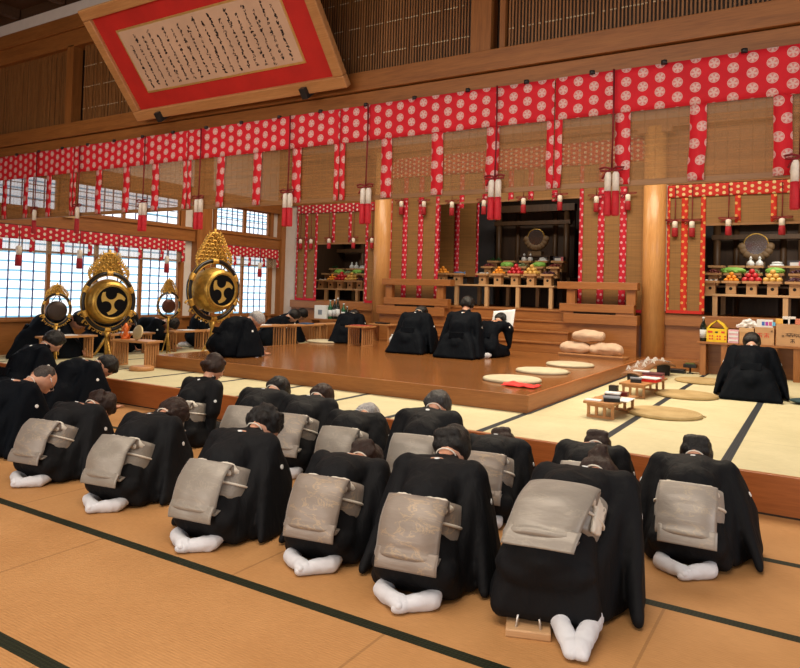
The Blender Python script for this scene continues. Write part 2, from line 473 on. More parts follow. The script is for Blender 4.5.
        path = [(top-.055, .125), (top-.02, .142), (top+.002, .153)]+path+[(bot-.014, .214), (bot-.012, .196), (bot+.02, .165)]
        so = seed.x
        def pn(a, bb):
            i = a*(len(path)-1); i0 = min(int(i), len(path)-2); fr = i-i0
            uu = path[i0][0]*(1-fr)+path[i0+1][0]*fr; off = path[i0][1]*(1-fr)+path[i0+1][1]*fr
            xx = (bb-.5)*2*hw
            off += .026*(1-(xx/hw)**2)-.016*(xx/hw)**6+noise.noise(Vector((xx*7+so, uu*9, so)))*.012*min(1, 4*a*(1-a)+.2)
            return hip+u1*uu+n1*off+Vector((xx*(1+.03*noise.noise(Vector((so, uu*6, 2)))), 0, 0))
        kn = MB().sheet(pn, 48, 22).build('obi_knot', ob, root, recalc=False, solid=.007)
        def pf(a, bb):
            uu = bot+.03-.095*a; xx = (bb-.5)*2*(hw-.004)
            off = .224+.010*math.sin(PI*a*.9)+.006*noise.noise(Vector((xx*9, uu*9, so+3)))-.01*a
            return hip+u1*uu+n1*off+Vector((xx+.012, 0, 0))
        MB().sheet(pf, 12, 16).build('obi_tail', ob, root, recalc=False, solid=.006)
        # white pad sash seen at the sides of the knot, and the cord
        s_ = MB().hull([(hip+u1*.215+n1*.105+Vector((-.12,0,0)), (.03,.028,.03)), (hip+u1*.215+n1*.105+Vector((.12,0,0)), (.03,.028,.03)), (hip+u1*.18+n1*.13+Vector((.135,0,0)), (.015,.02,.02)), (hip+u1*.18+n1*.13+Vector((-.135,0,0)), (.015,.02,.02))], 2)
        for sx in (-1, 1): s_.hull([(hip+u1*.20+n1*.10+Vector((sx*.14,0,0)), .025), (hip+u1*.19+n1*-.02+Vector((sx*.165,0,0)), .018)], 1)
        if seat: s_.hull([(hip+u1*.20+n1*.10+Vector((.145,0,0)), .014), (hip+u1*.05+n1*.10+Vector((.175,0,0)), .010), (hip+u1*.07+n1*.03+Vector((.192,0,0)), .010), (hip+u1*.2+n1*.02+Vector((.172,0,0)), .014)])
        link('obi_sash', remeshed(s_, .009, 3, lambda co, nn: noise.noise(co*60+seed)*.004), WHITE, root)
        for_pts = [hip+u1*.125+Vector((.194*math.cos(a), 0, 0))+n1*(.168*math.sin(a)+.008) for a in [2*PI*i/32 for i in range(32)]]
        MB().loop_tube(for_pts, .008).build('obi_cord', WHITE, root)
    else:
        q = MB().box(-.11, .11, -.015, .015, -.045, .045, Matrix.Translation(hip+u1*.12+n1*.158) @ rot_frame(u1, -n1).to_4x4())
        q.build('waist_board', HAKAMA, root, .006)
    # ---- feet in tabi
    if feet and not flare:
        for sx in (-1, 1):
            t = MB(); xx = .075*sx; tw = .018*sx
            t.hull([((xx, -.085, .062), (.036,.045,.042)), ((xx-tw*.6, -.20, .048), (.036,.04,.036))]); t.hull([((xx-tw*.6, -.20, .048), (.036,.04,.036)), ((xx-tw*1.4, -.285, .034), (.040,.035,.026))])
            t.hull([((xx-tw*1.4-.016, -.285, .03), (.022,.03,.024)), ((xx-tw*1.4-.018, -.325, .024), (.017,.016,.018))]); t.hull([((xx-tw*1.4+.016, -.285, .03), (.026,.03,.024)), ((xx-tw*1.4+.016, -.318, .022), (.022,.016,.017))])
            t.hull([((xx, -.06, .06), .036), ((xx*1.1, .05, .07), .036)])
            for v in t.bm.verts: v.co.x = xx*1.08+(v.co.x-xx)*1.22; v.co.z *= 1.2; v.co.y *= 1.06
            if seat: pass
            if not seat:
                t.bm.clear()
                T_ = Vector((-sx*.020, -.285, .030)); H_ = Vector((sx*.130, -.180, .046)); zz_ = .014 if sx < 0 else 0
                D_ = (H_-T_); A_ = D_.normalized(); P_ = Vector((-A_.y, A_.x, 0))
                t.hull([(T_+D_*.22+Vector((0,0,zz_)), (.042,.042,.034)), (T_+D_*.62, (.040,.040,.044))]); t.hull([(T_+D_*.62, (.040,.040,.044)), (H_, (.043,.043,.046))])
                t.hull([(T_+D_*.2+P_*.02+Vector((0,0,zz_)), .028), (T_+P_*.022+Vector((0,0,zz_)), .020)]); t.hull([(T_+D_*.2-P_*.016+Vector((0,0,zz_)), .032), (T_+D_*.02-P_*.018+Vector((0,0,zz_)), .026)])
                t.hull([(H_, .042), (Vector((sx*.11, -.02, .07)), .04)])
            if 0:
                a_ = -sx*rad(34 if sx > 0 else 26); ca, sa = math.cos(a_), math.sin(a_)
                for v in t.bm.verts:
                    dx, dy = v.co.x-sx*.11, v.co.y+.09
                    v.co.x, v.co.y = sx*.12+ca*dx-sa*-1*dy*-1, -.085+sa*dx+ca*dy*.86
                    if sx < 0: v.co.z += .012*max(0, min(1, (-.15-v.co.y)/.08))
            if seat:
                for v in t.bm.verts: v.co.x = v.co.x-xx*.10+fx+(v.co.y+.1)*-.28*(1 if sx < 0 else -.1); v.co.y = min(v.co.y*.92-.01, -.07)
            me = remeshed(t, .008, 3, lambda co, nn: noise.noise(Vector((co.x*20, co.y*42, co.z*20))+seed)*.0045)
            for v in me.vertices: v.co.z = max(v.co.z, .002)
            link('tabi', me, TABI, root)
    # ---- hair
    hr = MB()
    C0 = HC-f*.016+h*.016
    if hair == 'balding':
        hr.ell(HC-f*.026+h*.010, (.084, .080, .092), Mh); hr.hull([(HC-f*.045+h*.005+X*.045, .044), (HC-f*.045+h*.005-X*.045, .044),  (HC+f*.0-h*.005+X*.062, .019), (HC+f*.0-h*.005-X*.062, .019)])
        hr.hull([(HC-f*.045-h*.035+X*.03, .04), (HC-f*.045-h*.035-X*.03, .04)])
    else:
        hr.ell(C0, (.094, .106, .106), Mh)
        hr.hull([(C0-f*.04-h*.045+X*.037, .05), (C0-f*.04-h*.045-X*.037, .05), (C0-f*.02, .085)])
        hr.hull([(C0+f*.06+h*.06+X*.035, .032), (C0+f*.06+h*.06-X*.035, .032), (C0+h*.055, .06)])
    if hair == 'bun':
        hr.ell(HC-f*.108+h*.035-X*.01, (.052,.044,.050), Mh); hr.ell(HC-f*.145+h*.045, (.034,.026,.034), Mh)
    if hair == 'updo':
        hr.hull([(C0-f*.088-h*.03+X*.04, .036), (C0-f*.088-h*.03-X*.04, .036)]); hr.ell(C0-f*.02+h*.055, (.085,.08,.066), Mh)
    if hair == 'bob':
        for sx in (-1, 1): hr.hull([(C0+X*sx*.055+h*.02, .045), (HC+X*sx*.068-h*.085+f*.03, .026), (HC+X*sx*.062-h*.09-f*.035, .028), (HC+X*sx*.066+f*.05-h*.01, .022)])
    if hair == 'curly':
        rr = random.Random(3)
        for _ in range(46):
            a = rr.uniform(0, 2*PI); q = rr.uniform(-.75, 1)
            d = X*math.cos(a)*math.sqrt(1-q*q)+f*math.sin(a)*math.sqrt(1-q*q)*.95-f*.12+h*q
            if d.dot(f) > .35 and q < .35: continue
            hr.ell(C0+d*.096, (.03,.03,.03), None, 1)
    amp = .009 if hair in ('curly',) else .005
    for v in hr.bm.verts: v.co = HC+(v.co-HC)*1.10
    me = remeshed(hr, .009 if vox < .016 else .013, 1 if hair == 'curly' else 3,
                  lambda co, nn: (noise.noise(Vector(((co-HC).dot(X)*60, (co-HC).dot(h)*26, (co-HC).dot(f)*26))+seed))*amp)
    link('hair', me, HAIR[hc], root)
    if glasses:
        g = MB()
        for sx in (-1, 1):
            ctr = HC+(f*.108+h*.006+X*sx*.034)*1.1
            g.loop_tube([ctr+X*.024*math.cos(a)+h*.017*math.sin(a) for a in [2*PI*i/16 for i in range(16)]], .0018)
            g.tube([HC+(f*.106+h*.01+X*sx*.058)*1.1, HC+(f*.0+h*.014+X*sx*.082)*1.1], .0018)
        g.tube([HC+(f*.11+h*.008-X*.010)*1.1, HC+(f*.11+h*.008+X*.010)*1.1], .0018)
        g.build('glasses', plain('steel', (.6,.6,.62), .3, 1, bmp=0), root)
    return root, dict(N=N, HC=HC, W=W, hip=hip, u=u, n=n)
# ------------------------------------------------------------ room shell
XW, YF, YS, YB = -11.5, 5.62, 6.86, 12.9      # window wall, dais front, stage front, altar front
ZD, ZS, ZA = .285, .467, 1.24                 # dais, stage, altar floor
WA = ((.25,.088,.020), (.39,.155,.042))
WOODX = wood('cypress_x', *WA, 'x', .42); WOODY = wood('cypress_y', *WA, 'y', .42); WOODZ = wood('cypress_z', *WA, 'z', .42)
DKX = wood('aged_cypress_x', (.22,.074,.015), (.37,.142,.034), 'x', .5); DKZ = wood('aged_cypress_z', (.22,.074,.015), (.37,.142,.034), 'z', .5)
DKY = wood('aged_cypress_y', (.22,.074,.015), (.37,.142,.034), 'y', .5)
REDX = wood('dais_board', (.30,.085,.020), (.42,.135,.035), 'x', .4)
REDY = wood('dais_board_y', (.34,.105,.026), (.46,.16,.045), 'y', .4)
STG = wood('polished_stage', (.20,.075,.020), (.31,.125,.038), 'x', .2, .6, .25)
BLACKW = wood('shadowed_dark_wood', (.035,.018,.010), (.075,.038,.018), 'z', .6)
PLAST = plain('warm_white_plaster', (.66,.60,.56), .9, bmp=.1, var=.04)
LIGHTW = wood('new_hinoki', (.55,.33,.15), (.70,.46,.24), 'x', .5)
LIGHTZ = wood('new_hinoki_z', (.55,.33,.15), (.70,.46,.24), 'z', .5)
COLW = wood('round_column', (.58,.27,.085), (.74,.40,.15), 'z', .3, 1, .2)

def tatami(name, ca, cb, heri, seam_mode, along):
    m, nt, b = new_mat(name)
    x, y, z = xyz(nt)
    n = noise_tex(nt, coords(nt, 'Object', (1.2, 1.2, 1)), 1.6, 3)
    n2 = noise_tex(nt, coords(nt, 'Object', (18, 150, 1) if along == 'x' else (150, 18, 1)), 1, 2)
    w = (y if along == 'x' else x)*400; rush = vsin(w)
    rib = vsin((x if along == 'x' else y)*90)
    base = ramp(nt, n, [(.3, ca), (.7, cb)])
    base = mixc(nt, .30, base, ramp(nt, n2, [(.25, tuple(k*.68 for k in ca)), (.8, tuple(min(1,k*1.16) for k in cb))]))
    if seam_mode == 'floor':
        row = vfloor(y-1.655+10)
        sh = vfrac(row*.5)*2.0
        sx = vabs(vfrac((x+1.64+sh+40)*.5)-.5)      # seam at .5
        sx = vabs(.5-sx)
        seam = V.m('LESS_THAN', sx, .0035)
        base = mixc(nt, seam*.45, base, tuple(k*.45 for k in ca))
        d = vabs(vfrac(y-1.655+10.5)-.5)
        border = V.m('LESS_THAN', d, .034)
    else:
        d = vabs(vfrac(x+.61+20.5)-.5)
        border = V.m('LESS_THAN', d, .036)
        yy = vabs(vfrac((y-YS+20)*.5+.5)-.5); seam = V.m('LESS_THAN', yy, .003)
        base = mixc(nt, seam*.4, base, tuple(k*.5 for k in ca))
    pat = vsin((x+y)*170)*vsin((x-y)*170)
    hc = mixc(nt, V.m('GREATER_THAN', pat, .15), heri, tuple(k*1.9 for k in heri))
    c = mixc(nt, border, base, hc)
    nt.links.new(c, b.inputs['Base Color']); b.inputs['Roughness'].default_value = .7; b.inputs['Specular IOR Level'].default_value = .25
    bump(nt, b, rush*.5+rib*.4+V(n2)*1.2, .25, .003)
    return m
TAT_O = tatami('amber_tatami', (.41,.20,.070), (.50,.26,.10), (.008,.010,.003), 'floor', 'x')
TAT_G = tatami('pale_rush_tatami', (.56,.51,.31), (.68,.62,.40), (.020,.024,.030), 'dais', 'x')

struct(box('floor', TAT_O, -13.5, 6, -4, YF, -.1, 0))
struct(box('floor', TAT_G, XW, 6, YF+.055, 13.2, -.1, ZD-.001))
struct(box('trim_1', REDX, XW, 6, YF, YF+.055, 0, ZD+.004, bevel=.004))
t = struct(box('trim_2', plain('kick_shadow_strip', (.02,.01,.006), .8, bmp=0), XW, 6, YF-.008, YF, 0, .012))  # solid dark strip standing in for shade along the dais foot
# polished stage
st = empty('wooden_stage', (-5.53, 9.5, ZD), 0, 'low polished wooden stage with glossy floor in the middle of the dais', 'stage')
def under(o, p):
    o.parent = p; o.matrix_parent_inverse = Matrix.Translation(-p.location); return o
under(box('stage_floor', STG, -8.44, -2.63, YS+.03, 12.95, ZD+.03, ZS), st)
under(box('front_board', WOODX, -8.47, -2.60, YS, YS+.03, ZD, ZS+.002, bevel=.003), st)
under(box('side_board', REDY, -2.63, -2.60, YS+.03, 12.6, ZD, ZS+.002, bevel=.003), st)
under(box('side_board', WOODY, -8.47, -8.44, YS+.03, 12.6, ZD, ZS+.002, bevel=.003), st)
struct(box('trim_3', plain('stage_skirting_line', (.03,.03,.035), .8, bmp=0), -2.60, -2.565, YS-.05, 12.6, ZD-.0005, ZD+.004))

# ------------------------------------------------------------ window wall (left)
SH = bpy.data.materials.new('daylit_shoji'); SH.use_nodes = True
nt = SH.node_tree; V.nt = nt; b = nt.nodes['Principled BSDF']
x_, y_, z_ = xyz(nt)
gn = noise_tex(nt, coords(nt, 'Object', (1, .4, .8)), 1.3, 2)
hb = vfrac(z_*(1/.155)+V(gn)*.35)
c = mixc(nt, V.m('LESS_THAN', hb, .20)*1.0, (.90,.95,1.0), (.16,.38,.52))
nt.links.new(c, b.inputs['Emission Color']); b.inputs['Emission Strength'].default_value = 1.5
b.inputs['Base Color'].default_value = (.03,.03,.035,1); b.inputs['Roughness'].default_value = .4
MUN = plain('window_muntin', (.05,.07,.22), .5, bmp=0)
MUNG = plain('window_muntin_thin', (.20,.30,.42), .5, bmp=0)
struct(box('wall_left', WOODY, XW-.1, XW, 5.4, 13.1, ZD, .83))
struct(box('trim_4', DKY, XW-.1, XW+.06, 5.4, 13.1, .83, .87, bevel=.004))
struct(box('trim_5', DKY, XW-.1, XW+.09, 5.4, 13.1, 2.46, 2.70, bevel=.005))
struct(box('trim_6', DKY, XW-.1, XW+.12, 5.4, 13.1, 2.70, 2.755, bevel=.005))
struct(box('trim_7', DKY, XW-.1, XW+.09, 5.4, 13.1, 3.34, 3.62, bevel=.005))
struct(box('wall_left', PLAST, XW-.1, XW, 5.4, 13.1, 3.62, 5.5))
wn = [0]
def window(y0, y1, z0, z1, ny, nz, kind='low', rail=None):
    wn[0] += 1
    fr = MB(); w = .035
    fr.box(XW-.05, XW+.03, y0, y0+w, z0, z1).box(XW-.05, XW+.03, y1-w, y1, z0, z1).box(XW-.05, XW+.03, y0+w, y1-w, z0, z0+w).box(XW-.05, XW+.03, y0+w, y1-w, z1-w, z1)
    if rail: fr.box(XW-.045, XW+.025, y0+w, y1-w, rail, rail+.03)
    o = struct(fr.build('window_%d' % wn[0], DKZ))
    MB().box(XW-.035, XW-.025, y0+w, y1-w, z0+w, z1-w).build('pane', SH, o)
    g = MB(); d = (y1-y0-2*w)/ny
    for i in range(1, ny): g.box(XW-.024, XW-.006, y0+w+i*d-.009, y0+w+i*d+.009, z0+w, z1-w)
    g.build('muntin', MUN, o)
    if kind == 'low': return o
    g = MB(); d = (z1-z0-2*w)/nz
    for i in range(1, nz): g.box(XW-.024, XW-.012, y0+w, y1-w, z0+w+i*d-.008, z0+w+i*d+.008)
    g.build('muntin', MUNG, o)
    return o
for a, bb in ((5.4,6.05),(6.05,6.98),(6.98,7.90),(7.90,8.88),(8.88,9.82),(10.82,11.68),(11.68,12.56)):
    window(a, bb, .87, 2.46, 4, 10, 'low', 2.02)
for a, bb in ((5.4,6.05),(6.05,7.10),(7.45,8.45),(8.45,9.80),(10.80,11.70),(11.72,12.52)):
    window(a, bb, 2.755, 3.34, 5, 4, 'up')
struct(box('trim_8', DKZ, XW-.1, XW+.05, 7.12, 7.44, 2.75, 3.36))
for k, (a, bb, m) in enumerate(((9.82,9.94,DKZ),(9.94,10.17,PLAST),(10.17,10.57,WOODZ),(10.57,10.74,PLAST),(10.74,10.82,DKZ),(12.56,12.68,DKZ),(12.68,12.86,PLAST),(12.86,13.2,WOODZ))):
    dx = .16 if m is WOODZ else (.04 if m is DKZ else -.01)
    struct(box('trim_%d' % (9+k), m, XW-.1, XW+dx, a, bb, ZD, 5.5 if m is WOODZ else 3.34))
struct(box('trim_17', LIGHTZ, XW+.09, XW+.14, 7.18, 7.36, 2.66, 2.80, bevel=.004))

# ------------------------------------------------------------ back wall and altar front
struct(box('wall_back', PLAST, XW, 6, 13.25, 13.35, 4.74, 6.2))
struct(box('trim_20', WOODX, XW, 6, 12.86, 13.25, 4.60, 4.76, bevel=.006))
struct(box('wall_back', WOODX, XW, -8.4, 13.02, 13.12, 3.56, 4.60))
struct(box('wall_back', WOODX, -2.6, 6, 13.02, 13.12, 3.58, 4.60))
struct(box('trim_21', WOODX, -8.4, -2.6, 12.95, 13.08, 4.47, 4.60))
struct(box('wall_back', PLAST, XW, -11.02, 13.0, 13.1, ZD, 3.56))
struct(box('trim_22', DKX, XW, -8.5, 12.95, 13.02, 3.54, 3.64, bevel=.004))
struct(box('trim_23', DKX, -2.5, 6, 12.95, 13.02, 3.56, 3.66, bevel=.004))
def column(x, label):
    o = empty('round_column', (x, 12.9, ZS), 0, label, 'column')
    MB().lathe([(.20,0),(.20,4.14)], seg=40).build('shaft', COLW, o)
    MB().box(-.30, .30, -.16, .16, 4.02, 4.14).build('bracket', WOODX, o, .006)
column(-8.40, 'round pale timber column left of the central altar opening')
column(-2.56, 'round pale timber column between central altar and right altar')
struct(box('trim_24', PLAST, -2.385, -2.345, 12.92, 13.0, 1.30, 3.56))
# altar base
struct(box('wall_back', WOODX, -11.06, -8.5, 12.96, 13.06, ZD, 1.06)); struct(box('trim_25', WOODX, -11.06, -8.5, 12.90, 13.3, 1.06, ZA, bevel=.005))
struct(box('wall_back', WOODX, -2.55, 6, 12.98, 13.08, ZD, 1.05)); struct(box('trim_26', WOODX, -2.55, 6, 12.92, 13.3, 1.05, ZA, bevel=.005))
struct(box('trim_27', WOODX, -2.6, 6, 12.66, 12.98, ZD, ZS, bevel=.005))
struct(box('floor', DKX, XW, 6, 13.3, 17.6, ZA-.06, ZA-.001))
struct(box('trim_28', WOODX, -8.25, -6.62, 12.62, 13.3, ZS, 1.02)); struct(box('trim_29', WOODX, -4.00, -2.78, 12.62, 13.3, ZS, 1.02))
struct(box('trim_30', WOODX, -8.3, -6.62, 12.56, 13.3, 1.02, 1.20, bevel=.006)); struct(box('trim_31', WOODX, -4.1, -2.76, 12.56, 13.3, 1.02, 1.20, bevel=.006))
stairs = MB()
zs = (ZS, .66, .85, 1.04, ZA)
for i in range(4):
    y0 = 12.22+.21*i
    stairs.box(-6.95, -3.93-.03*i, y0, 13.3, zs[i], zs[i+1]-.012)
    stairs.box(-6.95, -3.92-.03*i, y0-.02, 13.3, zs[i+1]-.03, zs[i+1])
so = stairs.build('altar_steps', WOODX, None, .004)
tag(so, 'broad wooden steps rising from the stage to the central altar', 'steps')
def rail(name, x0, x1, posts, label):
    o = empty(name, ((x0+x1)/2, 12.62, 1.20), 0, label, 'railing')
    under(box('bottom_rail', WOODX, x0+.04, x1-.06, 12.56, 12.72, 1.24, 1.385, bevel=.005), o)
    under(box('top_rail', WOODX, x0, x1, 12.53, 12.75, 1.655, 1.79, bevel=.006), o)
    under(box('foot', plain('rail_gap_shade', (.03,.014,.008), .8, bmp=0), x0+.30, x1-.38, 12.60, 12.68, 1.20, 1.24), o)  # near-black filler between the feet, paints the shade of the open slot
    under(box('foot', WOODX, x0+.04, x0+.30, 12.58, 12.70, 1.20, 1.24), o); under(box('foot', WOODX, x1-.38, x1-.06, 12.58, 12.70, 1.20, 1.24), o)
    for p in posts: under(box('post', WOODZ, p, p+.16, 12.58, 12.70, 1.385, 1.655, bevel=.003), o)
rail('altar_railing', -8.15, -6.48, (-8.08, -6.82), 'low wooden railing on the left side of the altar steps')
rail('altar_railing', -4.22, -2.76, (-4.05, -2.96), 'low wooden railing on the right side of the altar steps')
# dark recesses behind the altar openings
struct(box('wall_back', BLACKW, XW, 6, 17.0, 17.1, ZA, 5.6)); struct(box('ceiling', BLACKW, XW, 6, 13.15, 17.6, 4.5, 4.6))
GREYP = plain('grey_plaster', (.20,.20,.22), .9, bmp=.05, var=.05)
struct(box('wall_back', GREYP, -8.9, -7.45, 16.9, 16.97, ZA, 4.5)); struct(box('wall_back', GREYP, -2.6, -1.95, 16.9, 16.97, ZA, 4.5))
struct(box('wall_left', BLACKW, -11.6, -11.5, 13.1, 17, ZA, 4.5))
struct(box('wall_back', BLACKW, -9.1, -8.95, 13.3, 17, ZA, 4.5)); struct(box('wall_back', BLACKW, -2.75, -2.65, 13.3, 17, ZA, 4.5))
# inner shrine cabinets glimpsed in the dark
INW = wood('inner_shrine_wood', (.055,.026,.010), (.12,.06,.024), 'z', .5)
def shrine(x, w, label, zt=3.4, y=15.6):
    o = empty('inner_shrine', (x, y, ZA), 0, label, 'shrine')
    h = zt-ZA
    for sx in (-1, 1):
        MB().lathe([(.07,0),(.07,h)], (sx*w*.5, 0, 0), 16).build('post', INW, o); MB().lathe([(.06,0),(.06,h)], (sx*w*.28, .3, 0), 16).build('post', INW, o)
    MB().box(-w*.62, w*.62, -.10, .10, h-.05, h+.12).build('beam', INW, o, .005); MB().box(-w*.56, w*.56, -.08, .08, h-.36, h-.26).build('beam', INW, o, .005)
    MB().box(-w*.55, w*.55, .32, .40, 0, h).build('back_panel', BLACKW, o)
    MB().box(-w*.6, w*.6, -.25, .5, .62, .70).build('shelf', INW, o, .004)
    return o
shrine(-5.9, 1.7, 'dark timber inner shrine frame inside the central altar', 3.55)
shrine(-1.05, 1.5, 'dark timber inner shrine frame inside the right altar', 3.1, 15.2)
shrine(-11.3, 1.3, 'dark timber inner shrine frame inside the left altar', 2.9, 15.4)

# ------------------------------------------------------------ front lintel, lattice, ceiling
yl = 5.42
struct(box('trim_32', DKX, -13.5, 6, yl+.0, yl+.22, 3.295, 3.445, bevel=.004)); struct(box('trim_33', DKX, -13.5, 6, yl-.035, yl+.2, 3.455, 3.64, bevel=.006))
struct(box('trim_34', DKX, -13.5, 6, yl, yl+.2, 4.68, 4.90, bevel=.006)); struct(box('trim_35', DKX, -13.5, 6, yl-.03, yl+.2, 4.90, 5.10, bevel=.006))
struct(box('trim_36', PLAST, -13.5, 6, yl-.02, yl+.2, 5.10, 5.26))
struct(box('trim_37', DKZ, -8.69, -8.55, yl+.0, yl+.14, 3.62, 4.70)); struct(box('trim_38', DKZ, -2.66, -2.47, yl+.0, yl+.14, 3.62, 4.70)); struct(box('trim_39', DKZ, 3.4, 3.6, yl, yl+.14, 3.62, 4.70))
struct(box('trim_41', DKZ, -2.40, -2.35, yl+.03, yl+.12, 3.64, 4.68))
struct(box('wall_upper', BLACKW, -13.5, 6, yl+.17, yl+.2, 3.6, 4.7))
def lattice(x0, x1):
    g = MB(); n = int((x1-x0)/.030); rn = random.Random(int(x0*10))
    for i in range(n):
        x = x0+(i+.5)*.030; w = .0065+rn.uniform(-.001,.0015); y = yl+.075+rn.uniform(-.004,.004)
        g.box(x-w, x+w, y-.005, y+.005, 3.64, 4.68)
    o = g.build('lattice_screen', wood('lattice_reed', (.19,.072,.018), (.38,.17,.055), 'z', .5, 2.0))
    tag(o, None, None, 'reed lattice screens above the lintel'); return o
l1 = lattice(-13.0, -8.70); tag(l1, 'narrow-slatted reed lattice panel left of the hanging calligraphy, above lintel', 'lattice')
l2 = lattice(-8.41, -2.68); tag(l2, 'narrow-slatted reed lattice panel behind and right of the calligraphy frame', 'lattice')
l3 = lattice(-2.34, 3.4); tag(l3, 'narrow-slatted reed lattice panel at the top right, above the lintel', 'lattice')
for l, x0, x1 in ((l1,-13.0,-8.70),(l2,-8.41,-2.68),(l3,-2.34,3.4)):
    for z in (3.83, 4.12, 4.40):
        g = MB(); 
        rn = random.Random(int(z*100)); x = x0+.01
        while x < x1-.02:
            if rn.random() < .72: g.box(x, x+.018, yl+.066, yl+.069, z-.006+.004*rn.random(), z+.006)
            x += .030
        if l is l1: g.bm.free(); continue
        g.build('binding_thread', plain('pale_thread', (.55,.42,.26), .7, bmp=0), l)['kind'] = 'stuff'
CEIL = wood('smoked_ceiling_wood', (.05,.022,.010), (.09,.040,.016), 'x', .6)
struct(box('trim_90', CEIL, -13.5, 6, yl, yl+.2, 5.26, 5.5))
struct(box('ceiling', CEIL, -13.5, 6, -4, yl+.02, 5.42, 5.5))
for k in range(14):
    x = -13.2+k*1.1
    struct(box('trim_%d' % (50+k), CEIL, x-.05, x+.05, -4, yl-.02, 5.28, 5.42))
for k in range(5): struct(box('trim_%d' % (70+k), CEIL, -13.5, 6, 4.7-k*1.1-.05, 4.7-k*1.1+.05, 5.30, 5.42))
struct(box('ceiling', WOODX, XW-.1, 6, yl+.2, 13.35, 6.1, 6.2))
struct(box('wall_right', PLAST, 6, 6.1, -4, 17, 0, 6.2)); struct(box('wall_left', WOODY, -13.6, -13.5, -4, 5.5, 0, 5.5))
struct(box('wall_rear', PLAST, -13.5, 6, -4.1, -4, 0, 5.5))
struct(box('wall_left', DKX, -13.5, XW-.1, 5.42, 5.5, 0, 3.3))
# ------------------------------------------------------------ crest-print cloth
def crest_cloth(name, red, white, px=.124, pz=.108, r=.037, detail=True):
    m, nt, b = new_mat(name)
    tc = nt.nodes.new('ShaderNodeTexCoord'); sp = nt.nodes.new('ShaderNodeSeparateXYZ'); nt.links.new(tc.outputs['UV'], sp.inputs[0])
    u, v = V(sp.outputs[0]), V(sp.outputs[1])
    cu = u/px; ci = vfloor(cu+100); odd = vfrac(ci*.5)      # 0 or .5
    du = (vfrac(cu+100)-.5)*px; dv = (vfrac(v/pz+odd+100)-.5)*pz
    d = vsqrt(du*du+dv*dv)
    disc = V.m('LESS_THAN', d, r)
    fac = disc
    if detail:
        ang = V.m('ARCTAN2', dv, du)
        pet = V.m('GREATER_THAN', vsin(ang*5), .15)
        ring = V.m('MULTIPLY', V.m('GREATER_THAN', d, r*.30), V.m('LESS_THAN', d, r*.80))
        thin = V.m('MULTIPLY', V.m('GREATER_THAN', d, r*.80), V.m('LESS_THAN', d, r*.88))
        cut = vmax(pet*ring*.55, thin*.6)
        fac = disc*(1-cut)
    n = noise_tex(nt, coords(nt, 'Object', (1,1,1)), 5, 3)
    cr = ramp(nt, n, [(.3, tuple(k*.86 for k in red)), (.7, red)])
    nt.links.new(mixc(nt, fac, cr, white), b.inputs['Base Color'])
    b.inputs['Roughness'].default_value = .75
    n3 = noise_tex(nt, coords(nt, 'Object', (3,3,1)), 3, 3)
    bump(nt, b, n3, .3, .02)
    # thin cloth lets a little light through
    tr = nt.nodes.new('ShaderNodeBsdfTranslucent'); nt.links.new(mixc(nt, fac, cr, white), tr.inputs[0])
    ms = nt.nodes.new('ShaderNodeMixShader'); ms.inputs[0].default_value = .22
    out = nt.nodes['Material Output']
    nt.links.new(b.outputs[0], ms.inputs[1]); nt.links.new(tr.outputs[0], ms.inputs[2]); nt.links.new(ms.outputs[0], out.inputs[0])
    return m
CREST_BIG = crest_cloth('scarlet_crest_print', (.82,.012,.030), (.86,.60,.56))
CREST_SM = crest_cloth('scarlet_crest_print_back', (.66,.012,.035), (.82,.72,.62), .108, .095, .026, False)
CREST_WARMLIT = crest_cloth('warm_lit_crest_print_back', (.66,.030,.020), (.80,.62,.30), .108, .095, .028, False)  # same red cloth, with the right bay's warm light tinted into its colour

STRIP_P = crest_cloth('scarlet_border_print', (.66,.012,.040), (.80,.42,.46), .108, .095, .024, False)
STRIP_WARMLIT = crest_cloth('warm_lit_border_print', (.68,.035,.014), (.80,.42,.12), .108, .095, .024, False)  # red border print with orange lighting of the right bay painted in
def bamboo(name, col, alpha, per_m=150):
    m, nt, b = new_mat(name)
    x, y, z = xyz(nt)
    n = noise_tex(nt, coords(nt, 'Object', (.8,.8,40)), 2.4, 3)
    n2 = noise_tex(nt, coords(nt, 'Object', (1,1,1)), 1.1, 3)
    st = vsin(z*2*PI*per_m)*.5+.5
    th = V.m('LESS_THAN', vabs(vfrac((x+y)*(1/.082)+50)-.5), .045)
    c = ramp(nt, n, [(.3, tuple(k*.72 for k in col)), (.7, tuple(min(1, k*1.2) for k in col))])
    c = mixc(nt, th*.22, c, tuple(k*.45 for k in col))
    nt.links.new(c, b.inputs['Base Color']); b.inputs['Roughness'].default_value = .6
    if alpha < 1:
        tp = nt.nodes.new('ShaderNodeBsdfTransparent'); ms = nt.nodes.new('ShaderNodeMixShader')
        a = vmin(vmax(st*.22+(alpha-.11)+th*.12+(V(n2)-.5)*.10, 0.0), 1.0)
        nt.links.new(a.s, ms.inputs[0]); nt.links.new(tp.outputs[0], ms.inputs[1]); nt.links.new(b.outputs[0], ms.inputs[2])
        nt.links.new(ms.outputs[0], nt.nodes['Material Output'].inputs[0])
    bump(nt, b, st, .2, .002)
    return m
MISU_F = bamboo('fine_bamboo_blind', (.34,.165,.050), .50)
MISU_B = bamboo('olive_bamboo_blind', (.24,.115,.028), 1)
MISU_W = bamboo('window_bamboo_blind', (.40,.30,.20), .30)
CORD = plain('dark_red_cord', (.20,.006,.012), .7, bmp=.2); TAS_R = plain('red_silk_tassel', (.52,.008,.020), .65, nsc=30, bmp=.4)
